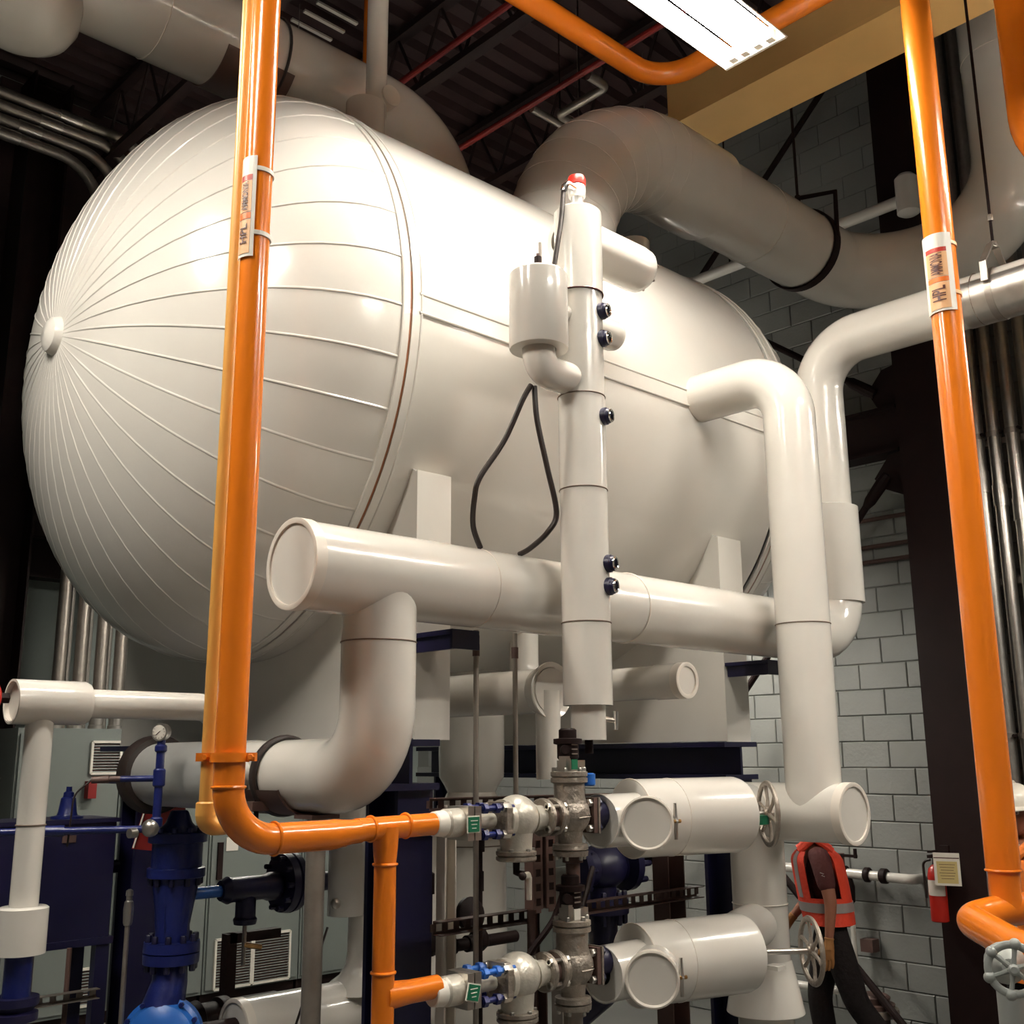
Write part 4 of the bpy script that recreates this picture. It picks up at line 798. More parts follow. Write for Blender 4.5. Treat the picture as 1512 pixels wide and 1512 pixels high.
# ------------------------------------------------------------------ things on and by the block wall
t = thing('wall_pipe', 'white water pipe with black couplings and a valve on the block wall', 'pipe', (7.86, 4.3, 1.22))
link('run', G().tube(fillet([(7.86, 5.6, 1.235), (7.86, 4.02, 1.205), (8.0, 4.02, 1.205)], 0.06, 6), 0.036, 18), 'white', t)
for y, l in ((4.36, 0.05), (4.22, 0.06), (4.55, 0.16)): link('coupling', G().lathe((7.86, y, 1.215), (0,1,0), [(0, 0.045), (0.01, 0.055), (l-0.01, 0.055), (l, 0.045)], 18), 'black', t)
v = link('valve_bonnet', G().cyl((7.86, 4.60, 1.24), (7.86, 4.60, 1.36), 0.028, 14), 'brown', t); link('lever', G().bar((7.85, 4.46, 1.345), (7.85, 4.72, 1.345), 0.03, 0.02).cyl((7.85, 4.47, 1.33), (7.85, 4.47, 1.40), 0.014, 10).cyl((7.85, 4.71, 1.33), (7.85, 4.71, 1.40), 0.014, 10), 'black', v)
link('strainer', G().lathe((7.86, 4.56, 0.98), (0,0,1), [(0, 0.02), (0.03, 0.05), (0.14, 0.055), (0.2, 0.04)], 16), 'black', t)
link('down_pipe', G().cyl((7.88, 4.55, 0.42), (7.88, 4.55, 0.99), 0.02, 14), 'white', t); link('pipe_clip', G().box((7.93, 4.45, 0.70), (0.10, 0.10, 0.09)), 'brown', t)
tag(link('wall_pipe', G().tube(fillet([(7.9, 6.6, 0.345), (7.9, 4.75, 0.345), (7.98, 4.75, 0.345)], 0.05, 5), 0.03, 14), 'white'), 'low white pipe along the block wall behind the walking worker', 'pipe')
t = thing('floor_strainer', 'squat brown flanged strainer on the floor by the block wall', 'strainer', (7.6, 4.25, 0))
link('body', G().lathe((7.6, 4.27, 0), (0,0,1), [(0, 0.13), (0.05, 0.13), (0.06, 0.10), (0.30, 0.11)], 24), 'brown', t)
link('flange', G().lathe((7.6, 4.27, 0.29), (0,0,1), [(0, 0.17), (0.025, 0.175), (0.05, 0.17)], 24), 'galvd', t); link('lid', G().lathe((7.6, 4.27, 0.34), (0,0,1), [(0, 0.14), (0.03, 0.15), (0.035, 0.11), (0.075, 0.12), (0.09, 0.10)], 24), 'brown', t)
# fire extinguisher and its tag on the black column
t = thing('fire_extinguisher', 'red fire extinguisher hanging on the black column', 'extinguisher', (7.40, 3.62, 1.0))
ex, ey = 7.405, 3.62
link('cylinder', G().lathe((ex, ey, 1.0), (0,0,1), [(0, 0.052), (0.006, 0.058), (0.30, 0.058), (0.34, 0.05), (0.365, 0.03), (0.37, 0.02)], 28), 'red', t)
link('label', G().lathe((ex, ey, 1.17), (0,0,1), [(0, 0.0592), (0.10, 0.0592)], 28, a0=R_(20), a1=R_(170), closed=False), 'tagwhite', t)
hd = link('valve_head', G().cyl((ex, ey, 1.36), (ex, ey, 1.41), 0.02, 12).box((ex-0.03, ey, 1.425), (0.12, 0.025, 0.02)).box((ex-0.03, ey, 1.455), (0.11, 0.02, 0.012)), 'black', t)
link('hose', G().tube(fillet([(ex-0.03, ey+0.02, 1.40), (ex-0.03, ey+0.075, 1.39), (ex-0.03, ey+0.07, 1.15)], 0.04, 6), 0.009, 8), 'rubber', t); link('bracket', G().box((7.455, ey, 1.25), (0.05, 0.06, 0.05)), 'black', t)
t = thing('inspection_card', 'pale yellowish inspection card hanging beside the red extinguisher', 'card', (7.33, 3.50, 1.24))
cn = Vector((-0.85, -0.35, 0)).normalized(); cs = Vector((cn.y, -cn.x, 0)); cp = Vector((7.33, 3.505, 1.35))
def plate(c, wd, ht, th): 
    return G().prism([c-cs*wd/2-Vector((0,0,ht/2)), c+cs*wd/2-Vector((0,0,ht/2)), c+cs*wd/2+Vector((0,0,ht/2)), c-cs*wd/2+Vector((0,0,ht/2))], cn, th)
card = link('card', plate(cp, 0.165, 0.21, 0.004), 'tagwhite', t); link('header_bar', plate(cp+cn*0.004+Vector((0,0,0.072)), 0.16, 0.006, 0.001), 'ink', card)
M['cardyellow'] = mat('card_yellow', (0.62, 0.48, 0.20), 0.6)
link('form_panel', plate(cp+cn*0.004+Vector((0,0,-0.02)), 0.13, 0.14, 0.001), 'cardyellow', card)
for i in range(6): link('print_line', plate(cp+cn*0.005+Vector((0,0,0.03-0.018*i)), 0.10-0.01*(i % 3), 0.003, 0.0008), 'ink', card)
link('hanging_tab', G().box(cp+Vector((0.03,0.02,0.125)), (0.03, 0.06, 0.05)), 'black', t)

# ================================================================== BLUE PUMP AND VALVE GROUP AT THE LEFT
bx, by = 2.09, 4.1; Zu = (0,0,1)
t = thing('valve_column', 'dark blue flanged valve column standing on the pump left of the blue post', 'valve', (bx, by, 1.2))
f = link('cover_flange', G().lathe((bx, by, 1.785), Zu, [(0, 0.108), (0.003, 0.112), (0.036, 0.112), (0.04, 0.105)], 36), 'blue', t); link('cover_bolts', G().bolts((bx, by, 1.825), Zu, 0.092, 10, 0.012, 0.018), 'blue', f)
link('bonnet_dome', G().lathe((bx, by, 1.82), Zu, [(0, 0.075), (0.02, 0.07), (0.04, 0.05), (0.08, 0.035), (0.085, 0.03)], 28), 'blue', t)
link('body', G().lathe((bx, by, 1.69), Zu, [(0, 0.096), (0.10, 0.096)], 36), 'blue', t)
f = link('body_flange', G().lathe((bx, by, 1.655), Zu, [(0, 0.106), (0.003, 0.110), (0.035, 0.110), (0.038, 0.105)], 36), 'blue', t); link('flange_bolts', G().bolts((bx, by, 1.655), (0,0,-1), 0.094, 10, 0.011, 0.028), 'navy', f)
link('taper', G().lathe((bx, by, 1.42), Zu, [(0, 0.066), (0.06, 0.062), (0.12, 0.072), (0.20, 0.085), (0.24, 0.088)], 32), 'blue', t)
for k in range(5): a = k*2*PI/5; link('rib', G().bar((bx+0.05*math.cos(a), by+0.05*math.sin(a), 1.44), (bx+0.062*math.cos(a), by+0.062*math.sin(a), 1.56), 0.02, 0.02), 'blue', t)
f = link('lower_flange', G().lathe((bx, by, 1.345), Zu, [(0, 0.104), (0.036, 0.106), (0.038, 0.098), (0.042, 0.106), (0.078, 0.104)], 36), 'blue', t)
link('stud_nuts', G().bolts((bx, by, 1.423), Zu, 0.088, 10, 0.012, 0.026).bolts((bx, by, 1.345), (0,0,-1), 0.088, 10, 0.012, 0.028), 'navy', f)
t = thing('refrigerant_pump', 'bright blue round pump casing at the lower left with a ring of bolts', 'pump', (2.0, 4.1, 1.0))
link('suction_bend', G().tube([(bx, by, 1.35), (bx-0.005, by-0.01, 1.28), (bx-0.03, by-0.02, 1.20), (bx-0.05, by-0.02, 1.12)], [0.062, 0.066, 0.078, 0.09], 24), 'blue', t)
pn = Vector((-0.62, -0.78, 0.06)).normalized(); pc = Vector((2.02, 4.02, 1.09))
cs_ = link('casing', G().lathe(pc-pn*0.12, pn, [(0, 0.12), (0.02, 0.145), (0.09, 0.15), (0.10, 0.135), (0.13, 0.125), (0.145, 0.10), (0.16, 0.05), (0.162, 0.0)], 40, closed=False), 'brightblue', t)
link('casing_bolts', G().bolts(pc-pn*0.02, pn, 0.14, 12, 0.010, 0.02), 'blue', cs_); link('hub', G().sphere(pc+pn*0.04+Vector((-0.0, 0.0, -0.06)), 0.06, 18, 10), 'brightblue', t)
link('motor', G().lathe((2.25, 4.25, 1.06), (1,0,0), [(0, 0.09), (0.04, 0.10), (0.05, 0.085), (0.12, 0.085), (0.13, 0.10), (0.17, 0.10), (0.18, 0.085), (0.4, 0.085)], 28), 'black', t)
link('pedestal', G().box((2.1, 4.15, 0.46), (0.35, 0.3, 0.92)), 'navy', t)
t = thing('gauge_line', 'thin blue pipework with a round pressure gauge in front of the silver pipe', 'gauge', (1.95, 4.0, 1.9))
GX, GY = 1.752, 3.6
link('upright', G().cyl((GX, GY, 1.86), (GX, GY, 2.165), 0.0145, 14), 'blue', t)
for z, l in ((2.01, 0.055), (1.875, 0.03), (2.125, 0.02)): link('tee_collar', G().lathe((GX, GY, z), Zu, [(0, 0.017), (0.005, 0.021), (l, 0.021), (l+0.005, 0.017)], 14), 'blue', t)
gd = Vector((-0.80, -0.60, -0.05)).normalized(); gc = Vector((GX, GY, 2.193))
ga = link('gauge_case', G().lathe(gc-gd*0.018, gd, [(0, 0.022), (0.004, 0.028), (0.03, 0.028), (0.034, 0.031), (0.038, 0.030), (0.038, 0.025)], 28), 'galv', t)
link('gauge_face', G().lathe(gc+gd*0.0205, gd, [(0, 0.0245), (0.001, 0.0)], 24, closed=False), 'tagwhite', ga)
u_, v_, _ = frame(gd)
link('gauge_needle', G().bar(gc+gd*0.0225-u_*0.004-v_*0.004, gc+gd*0.0225+u_*0.012+v_*0.010, 0.002, 0.001), 'ink', ga)
for k in range(9): a = -2.2+k*0.55; link('gauge_mark', G().bar(gc+gd*0.0222+(u_*math.sin(a)+v_*math.cos(a))*0.018, gc+gd*0.0222+(u_*math.sin(a)+v_*math.cos(a))*0.022, 0.0016, 0.001), 'ink', ga)
link('gauge_stem', G().cyl((GX, GY, 2.15), (GX, GY, 2.172), 0.007, 10), 'galv', t)
link('branch', G().tube([(GX, GY, 2.037), (GX-0.11, GY+0.06, 2.037)], 0.0105, 12), 'blue', t)
tr = link('transducer', G().tube([(GX-0.10, GY+0.055, 2.037), (GX-0.14, GY+0.077, 2.037), (GX-0.142, GY+0.078, 2.037), (GX-0.19, GY+0.105, 2.034)], [0.010, 0.010, 0.013, 0.011], 12), 'brown', t)
link('transducer_lead', G().tube(fillet([(GX-0.19, GY+0.105, 2.034), (GX-0.235, GY+0.13, 1.99), (GX-0.24, GY+0.14, 1.82)], 0.06, 6), 0.0035, 6), 'rubber', tr)
nv = link('needle_valve', G().sphere((GX-0.02, GY, 1.875), 0.030, 16, 10), 'galv', t); link('knob', G().cyl((GX-0.075, GY-0.01, 1.862), (GX-0.10, GY-0.015, 1.862), 0.016, 14), 'galv', nv)
link('line', G().tube([(GX-0.02, GY, 1.872), (GX-0.8, GY+0.42, 1.872)], 0.012, 12), 'blue', t)
for s in (0.32, 0.75): link('line_union', G().tube([(GX-0.8*s, GY+0.42*s, 1.872), (GX-0.8*s-0.06, GY+0.42*s+0.032, 1.872)], 0.018, 12), 'blue', t)
# navy tank box on legs
t = thing('oil_vessel', 'dark navy rectangular vessel on legs at the left behind the white drop pipe', 'tank', (1.95, 5.1, 0.9))
link('front_panel', G().box((1.92, 5.05, 1.585), (0.55, 0.30, 0.49)), 'navy', t); link('top_rim', G().box((1.92, 5.05, 1.838), (0.58, 0.33, 0.018)), 'navy', t); link('bottom_rim', G().box((1.92, 5.05, 1.33), (0.58, 0.33, 0.03)), 'navy', t)
link('name_plate', G().box((1.985, 4.895, 1.765), (0.06, 0.004, 0.03)), 'brown', t)
for x in (1.68, 2.17):
    for y in (4.92, 5.18): link('leg', G().box((x, y, 0.66), (0.06, 0.05, 1.32)), 'navy', t)
lf = link('relief_valve', G().lathe((2.01, 5.0, 1.845), Zu, [(0, 0.07), (0.012, 0.07), (0.016, 0.045), (0.03, 0.04), (0.09, 0.032), (0.095, 0.024), (0.115, 0.022), (0.12, 0.013), (0.14, 0.012)], 24), 'blue', t)
link('side_arm', G().cyl((2.17, 5.05, 1.62), (2.29, 5.08, 1.62), 0.03, 12), 'navy', t)
for k, x in enumerate((1.745, 1.79, 1.83, 1.985)): tag(link('vertical_pipe', G().cyl((x, 4.80, 0), (x, 4.80, 1.33), 0.0105, 10), 'brown'), ['thin brown pipe nearest the white drop pipe below the navy vessel', 'second thin brown pipe below the navy vessel', 'third thin brown pipe below the navy vessel', 'thin brown pipe apart from the others beside the navy leg'][k], 'pipe', 'thin pipes below the navy vessel')
strut((1.70, 4.77, 1.145), (2.10, 4.77, 1.145), 'perforated strut crossing the thin pipes at the lower left', 0.055, 0.036, 'galvd')
t = thing('hose_valve', 'silver capped valve on a thin upright pipe beside the blue valve column', 'valve', (1.93, 4.15, 1.0))
link('pipe', G().cyl((1.93, 4.15, 0), (1.93, 4.15, 1.50), 0.0095, 12), 'galvd', t)
link('body', G().lathe((1.93, 4.15, 1.49), Zu, [(0, 0.014), (0.01, 0.017), (0.06, 0.019), (0.085, 0.016), (0.09, 0.011), (0.105, 0.011), (0.107, 0.014), (0.125, 0.013), (0.13, 0.006)], 16), 'galv', t)
t = thing('warning_board', 'dark red slanted board with a pale edge left of the blue valve column', 'board', (2.22, 4.75, 1.8))
link('board', G().prism([(2.20, 4.72, 1.72), (2.42, 4.72, 1.69), (2.44, 4.72, 1.97), (2.27, 4.72, 1.99)], (0,1,0), 0.02), 'darkred', t); link('edge_rod', G().tube([(2.195, 4.715, 1.725), (2.275, 4.715, 2.02)], 0.004, 8), 'tagwhite', t)
t = thing('control_valve', 'dark blue horizontal valve with a downward bonnet left of the galvanised post', 'valve', (2.5, 4.35, 1.55))
wx = 2.32; wy = 4.2; wz = 1.575
link('inlet', G().cyl((wx-0.16, wy, wz), (wx+0.04, wy, wz), 0.024, 16), 'brightblue', t); link('body', G().lathe((wx+0.02, wy, wz), (1,0,0), [(0, 0.04), (0.03, 0.055), (0.05, 0.05), (0.2, 0.05), (0.22, 0.058), (0.26, 0.058)], 20), 'navy', t)
link('bonnet', G().lathe((wx+0.14, wy, wz-0.14), Zu, [(0, 0.045), (0.02, 0.05), (0.03, 0.042), (0.14, 0.042)], 20), 'navy', t)
dr = link('drain', G().cyl((wx+0.14, wy, wz-0.30), (wx+0.14, wy, wz-0.13), 0.009, 10), 'galvd', t); link('cock', G().tube([(wx+0.14, wy, wz-0.22), (wx+0.21, wy-0.02, wz-0.235)], 0.011, 10), 'brass', dr)
f = link('big_flange', G().lathe((wx+0.30, wy, wz+0.01), (1,0,0), [(0, 0.12), (0.03, 0.125), (0.034, 0.11), (0.04, 0.125), (0.07, 0.12)], 32), 'navy', t); link('flange_bolts', G().bolts((wx+0.30, wy, wz+0.01), (-1,0,0), 0.105, 10, 0.012, 0.025), 'navy', f)
link('outlet', G().cyl((wx+0.24, wy, wz), (wx+0.62, wy, wz), 0.04, 18), 'navy', t)
# galvanised pipe stand and the pale insulated pipe behind it
t = thing('pipe_stand', 'thick galvanised upright pipe under the drop pipe bend', 'post', (1.95, 2.93, 0)); link('pipe', G().cyl((1.95, 2.93, 0), (1.95, 2.93, 1.93), 0.030, 28), 'galvd', t); link('base_plate', G().box((1.95, 2.93, 0.008), (0.2, 0.2, 0.016)), 'galvd', t); link('seat', G().box((1.95, 2.93, 1.926), (0.10, 0.10, 0.012)), 'brown', t)
t = thing('pump_pipe', 'pale jacketed pipe dropping behind the galvanised stand and turning left at the floor', 'pipe', (2.85, 4.0, 1.1))
link('upper_sleeve', G().cyl((2.82, 4.0, 1.455), (2.82, 4.0, 2.05), 0.077, 28), 'white', t); link('riser', G().lathe((2.90, 4.0, 1.10), Zu, [(0.05, 0.16), (0.085, 0.12), (0.11, 0.085), (0.15, 0.062), (0.20, 0.054), (0.40, 0.052)], 28, closed=False), 'white', t)
link('run', G().cyl((2.32, 4.0, 1.08), (3.05, 4.0, 1.08), 0.115, 32), 'white', t); endcap(t, (2.32, 4.0, 1.08), (-1,0,0), 0.115, rec=0.05)
link('suction_nozzle', G().cyl((2.12, 4.02, 1.07), (2.32, 4.0, 1.07), 0.06, 20), 'black', t)
hv = link('side_cock', G().sphere((2.70, 3.90, 1.52), 0.022, 12, 8), 'galv', t)
t = thing('small_cable', 'thin dark wire slanting behind the galvanised stand', 'cable', (2.3, 3.9, 1.2)); link('wire', G().tube([(2.63, 3.85, 1.44), (2.42, 3.8, 1.0)], 0.005, 6), 'rubber', t)
t = thing('pipe_rack', 'black square-tube bracket behind the galvanised stand', 'bracket', (2.6, 4.6, 0)); link('upright', G().box((2.62, 4.6, 0.67), (0.05, 0.05, 1.34)), 'black', t); link('arm', G().box((2.74, 4.6, 1.32), (0.26, 0.05, 0.04)), 'black', t)

# ================================================================== PEOPLE
def skin(verts, edges, radii, root, lv=2):
    """skinned stick figure -> one continuous mesh"""
    me = D.meshes.new('s'); me.from_pydata(verts, edges, []); ob = D.objects.new('s', me); COL.objects.link(ob)
    md = ob.modifiers.new('k', 'SKIN'); md.use_smooth_shade = True; md.branch_smoothing = 0.6
    for i, r in enumerate(radii):
        v = me.skin_vertices[0].data[i]; v.radius = r if isinstance(r, tuple) else (r, r); v.use_root = (i == root)
    sb = ob.modifiers.new('b', 'SUBSURF'); sb.levels = lv; sb.render_levels = lv
    dg = bpy.context.evaluated_depsgraph_get(); e = ob.evaluated_get(dg).to_mesh(); g = G()
    g.add([v.co.copy() for v in e.vertices], [tuple(p.vertices) for p in e.polygons]); D.objects.remove(ob); return g
class Fig:
    """x forward, y to the figure's left, z up; heading in degrees; k scales the whole figure"""
    def __init__(s, base, heading, k=1.0): s.b = Vector(base); s.R = Matrix.Rotation(math.radians(heading), 3, 'Z'); s.k = k
    def w(s, p): return s.b + s.R @ (Vector(p)*s.k)
    def put(s, g): g.v = [s.w(p) for p in g.v]; return g
def figure(label, base, heading, k, J, head_c, head_dir, glove=False, hv='hivis'):
    """J: joints in local metres. body first, then the clothes that follow it"""
    F = Fig(base, heading, k); t = thing('person', label, 'person', base)
    V, E_, Rr = [], [], []
    def add(p, r, par=None):
        V.append(Vector(p)); Rr.append(r); i = len(V)-1
        if par is not None: E_.append((par, i))
        return i
    pel = add(J['pelvis'], (0.15, 0.11)); w_ = add(J['waist'], (0.14, 0.10), pel); ch = add(J['chest'], (0.155, 0.115), w_); nk = add(J['neckbase'], (0.075, 0.07), ch); n2 = add(J['neck'], 0.056, nk)
    for sd in ('l', 'r'):
        hp = add(J['hip'+sd], 0.085, pel); kn = add(J['knee'+sd], 0.058, hp); cf = add(Vector(J['knee'+sd]).lerp(Vector(J['ankle'+sd]), 0.35), 0.056, kn); an = add(J['ankle'+sd], 0.040, cf); to = add(J['toe'+sd], (0.042, 0.03), an)
        sh = add(J['sh'+sd], 0.062, nk); eb = add(J['elbow'+sd], 0.044, sh); wr_ = add(J['wrist'+sd], 0.029, eb)
        dh = (Vector(J['wrist'+sd])-Vector(J['elbow'+sd])).normalized(); out = Vector((0, 1 if sd == 'l' else -1, 0)); fw = (Vector((1,0,0)) - dh*dh.x).normalized()
        pm = add(Vector(J['wrist'+sd])+dh*0.075, (0.040, 0.020), wr_)
        for j, (off, ln) in enumerate(((0.030, 0.070), (0.010, 0.082), (-0.010, 0.076), (-0.029, 0.058))):
            a = add(Vector(J['wrist'+sd])+dh*0.105+fw*off, 0.0105, pm); b = add(V[a]+dh*ln*0.55-out*0.008+fw*0.003, 0.0095, a); add(V[b]+dh*ln*0.42-out*0.018, 0.008, b)
        th = add(Vector(J['wrist'+sd])+dh*0.045+fw*0.045, 0.012, pm); add(V[th]+dh*0.045+fw*0.014, 0.0095, th)
    body = link('body', F.put(skin(V, E_, Rr, pel)), 'skin', t, sharp=180)
    # head: skull, jaw, nose, ears, eyes, mouth as one shaped mesh plus features
    hd = Vector(head_dir).normalized(); up = (Vector((0,0,1)) - hd*hd.z).normalized(); sdv = up.cross(hd); HM = Matrix((hd, sdv, up)).transposed(); hc = Vector(head_c)
    g = G(); g.sphere((0,0,0), 1, 28, 20); vs = []
    for p in g.v:
        x, y, z = p.x*0.098, p.y*0.076, p.z*0.118
        if p.z < 0: x = x*(1+0.10*p.z)+0.018*(-p.z)*(1 if p.x > 0 else 0.2); y *= 1+0.28*p.z
        if p.x > 0.35 and abs(p.y) < 0.9: x += -0.012*math.exp(-((z-0.012)/0.014)**2)*math.exp(-((abs(y)-0.032)/0.016)**2)   # eye sockets
        x += 0.030*math.exp(-(y/0.013)**2)*math.exp(-((z+0.012)/0.020)**2) if p.x > 0 else 0                                     # nose
        x += 0.008*math.exp(-(y/0.026)**2)*math.exp(-((z+0.052)/0.010)**2) if p.x > 0 else 0                                     # lips
        x += 0.010*math.exp(-(y/0.022)**2)*math.exp(-((z+0.092)/0.016)**2) if p.x > 0 else 0                                     # chin
        vs.append(hc + HM @ Vector((x, y, z)))
    hg = G(); hg.add(vs, g.f)
    for s in (-1, 1): hg.sphere(hc+HM@Vector((-0.008, s*0.078, -0.005)), 0.03, 12, 8, (0.6, 0.3, 1.0), HM)
    hg.tube([hc+HM@Vector((-0.02,0,-0.06)), Vector(J['neck'])], [0.055, 0.058], 14)
    head = link('head', F.put(hg), 'skin', t, sharp=180)
    for s in (-1, 1):
        link('eye', F.put(G().sphere(hc+HM@Vector((0.080, s*0.031, 0.012)), 0.0125, 12, 8)), 'eye', head); link('pupil', F.put(G().sphere(hc+HM@Vector((0.0895, s*0.031, 0.011)), 0.0055, 8, 6)), 'ink', head)
        link('brow', F.put(G().tube([hc+HM@Vector((0.093, s*0.014, 0.028)), hc+HM@Vector((0.090, s*0.032, 0.034)), hc+HM@Vector((0.076, s*0.050, 0.029))], 0.0045, 6)), 'hair', head)
    link('mouth', F.put(G().tube([hc+HM@Vector((0.083, -0.023, -0.053)), hc+HM@Vector((0.1005, 0, -0.051)), hc+HM@Vector((0.083, 0.023, -0.053))], 0.0035, 6)), 'darkred', head)
    hr = G(); hr.sphere((0,0,0), 1, 24, 14); hr.v = [hc + HM@Vector((p.x*0.100-0.008, p.y*0.082, p.z*0.112+0.010)) for p in hr.v]; hr.f = [f for f in hr.f if sum((HM.transposed()@(hr.v[i]-hc)).x for i in f)/len(f) < 0.03 and sum((HM.transposed()@(hr.v[i]-hc)).z for i in f)/len(f) > -0.06]
    link('hair', F.put(hr), 'hair', t, sharp=180)
    # hard hat
    hh = G(); top = hc+HM@Vector((-0.004, 0, 0.042)); prof = [(0.0, 0.112), (0.03, 0.110), (0.06, 0.098), (0.085, 0.075), (0.10, 0.045), (0.106, 0.0)]
    hh.lathe(top, HM@Vector((0,0,1)), prof, 32, closed=False); hh.v = [top + HM@Vector(((HM.transposed()@(p-top)).x*1.16, (HM.transposed()@(p-top)).y*0.98, (HM.transposed()@(p-top)).z)) for p in hh.v]
    hat = link('hard_hat', F.put(hh), 'helmet', t)
    bg = G(); n = 24; vs = []
    for i in range(n+1):
        a = -1.35+2.7*i/n; vs += [top+HM@Vector((0.128*math.cos(a), 0.108*math.sin(a), 0.003)), top+HM@Vector((0.128*math.cos(a)+0.05*max(0, math.cos(a)), 0.108*math.sin(a)*1.06, -0.008)), top+HM@Vector((0.128*math.cos(a)+0.05*max(0, math.cos(a)), 0.108*math.sin(a)*1.06, -0.013)), top+HM@Vector((0.128*math.cos(a), 0.108*math.sin(a), -0.004))]
    bg.add(vs, [(4*i+j, 4*i+(j+1) % 4, 4*i+4+(j+1) % 4, 4*i+4+j) for i in range(n) for j in range(4)]); link('hat_brim', F.put(bg), 'helmet', hat)
    link('hat_ridge', F.put(G().tube([top+HM@Vector((0.10, 0, 0.072)), top+HM@Vector((0.05, 0, 0.104)), top+HM@Vector((-0.04, 0, 0.106)), top+HM@Vector((-0.10, 0, 0.076))], 0.011, 8)), 'helmet', hat)
    # trousers
    V, E_, Rr = [], [], []
    p0 = add(J['pelvis'], (0.178, 0.140)); add(Vector(J['waist'])-Vector((0,0,0.02)), (0.165, 0.128), p0)
    for sd in ('l', 'r'):
        hp = add(J['hip'+sd], 0.112, p0); m1 = add(Vector(J['hip'+sd]).lerp(Vector(J['knee'+sd]), 0.55), 0.100, hp); kn = add(J['knee'+sd], 0.088, m1); cf = add(Vector(J['knee'+sd]).lerp(Vector(J['ankle'+sd]), 0.5), 0.084, kn); add(Vector(J['ankle'+sd]), 0.078, cf)
    link('trousers', F.put(skin(V, E_, Rr, p0)), 'cloth', t, sharp=180)
    for sd in ('l', 'r'):
        a = Vector(J['ankle'+sd]); o_ = Vector(J['toe'+sd]); d = (o_-a); d.z = 0; d.normalize(); link('boot', F.put(G().tube([a-d*0.07-Vector((0,0,0.045)), a-d*0.01-Vector((0,0,0.03)), a+d*0.08-Vector((0,0,0.045)), a+d*0.17-Vector((0,0,0.05)), a+d*0.2-Vector((0,0,0.052))], [0.035, 0.05, 0.045, 0.04, 0.025], 14)), 'hair', t, sharp=180)
    # shirt with short sleeves
    V, E_, Rr = [], [], []
    p0 = add(Vector(J['pelvis'])+Vector((0,0,0.06)), (0.155, 0.118)); w1 = add(J['waist'], (0.155, 0.115), p0); c1 = add(J['chest'], (0.172, 0.13), w1); n1 = add(Vector(J['neckbase'])+Vector((0,0,-0.015)), (0.09, 0.085), c1)
    for sd in ('l', 'r'):
        s1 = add(J['sh'+sd], 0.078, n1); e1 = add(Vector(J['sh'+sd]).lerp(Vector(J['elbow'+sd]), 0.45), 0.068, s1); add(Vector(J['sh'+sd]).lerp(Vector(J['elbow'+sd]), 0.82), 0.062, e1)
    link('shirt', F.put(skin(V, E_, Rr, p0)), 'shirt', t, sharp=180)
    if glove:
        V, E_, Rr = [], [], []; sd = 'l'
        for sd in ('l', 'r'):
            V, E_, Rr = [], [], []; wv = Vector(J['wrist'+sd]); dh = (wv-Vector(J['elbow'+sd])).normalized(); out = Vector((0, 1 if sd == 'l' else -1, 0)); fw = (Vector((1,0,0)) - dh*dh.x).normalized()
            c0 = add(wv-dh*0.035, 0.042); c1 = add(wv+dh*0.01, 0.036, c0); pm = add(wv+dh*0.075, (0.047, 0.027), c1)
            for off, ln in ((0.033, 0.070), (0.011, 0.082), (-0.011, 0.076), (-0.032, 0.058)):
                a = add(wv+dh*0.105+fw*off, 0.0145, pm); b = add(V[a]+dh*ln*0.55-out*0.008+fw*0.003, 0.0135, a); add(V[b]+dh*ln*0.45-out*0.018, 0.0115, b)
            th = add(wv+dh*0.045+fw*0.048, 0.016, pm); add(V[th]+dh*0.048+fw*0.014, 0.013, th)
            link('glove', F.put(skin(V, E_, Rr, c1)), 'glove', t, sharp=180)
    # hi-vis vest: shell round the torso, open at the arms above the waist
    z0, z1 = J['vest']; nk_, pv = Vector(J['neckbase']), Vector(J['pelvis'])
    def torso(z, a, off):
        f = max(0.0, min(1.0, (z-pv.z)/(nk_.z-pv.z))); c = pv.lerp(nk_, f); 
        wy = (0.20-0.02*math.sin(PI*min(1, f*1.6)) if f < 0.8 else 0.20-(f-0.8)*0.20)+0.0; wx = 0.148 + 0.012*math.sin(PI*f)
        if f > 0.86: wx *= 1-(f-0.86)*3.2; 
        return Vector((c.x + (wx+off)*math.cos(a), c.y+(wy+off)*math.sin(a), z))
    def patch(za, zb, a0, a1, off, nz=8, na=12, th=0.008):
        g = G(); vs = [torso(za+(zb-za)*j/nz, a0+(a1-a0)*i/na, off+d) for d in (0, th) for j in range(nz+1) for i in range(na+1)]; N = (nz+1)*(na+1); q = na+1; fs = []
        for j in range(nz):
            for i in range(na):
                k_ = j*q+i; fs += [(N+k_, N+k_+1, N+k_+q+1, N+k_+q), (k_+q, k_+q+1, k_+1, k_)]
        for i in range(na): fs += [(i, i+1, N+i+1, N+i), (nz*q+i+1, nz*q+i, N+nz*q+i, N+nz*q+i+1)]
        for j in range(nz): fs += [(j*q+q, j*q, N+j*q, N+j*q+q), (j*q+na, j*q+q+na, N+j*q+q+na, N+j*q+na)]
        return g.add(vs, fs)
    zw = z0+0.24*(z1-z0); A = 0.62
    vest = link('safety_vest', F.put(patch(z0, zw+0.06, 0.10, 2*PI-0.10, 0.012, 6, 40)), hv, t, sharp=60)
    link('vest_back', F.put(patch(zw+0.05, z1, PI-0.95, PI+0.95, 0.012, 10, 16)), hv, vest, sharp=60)
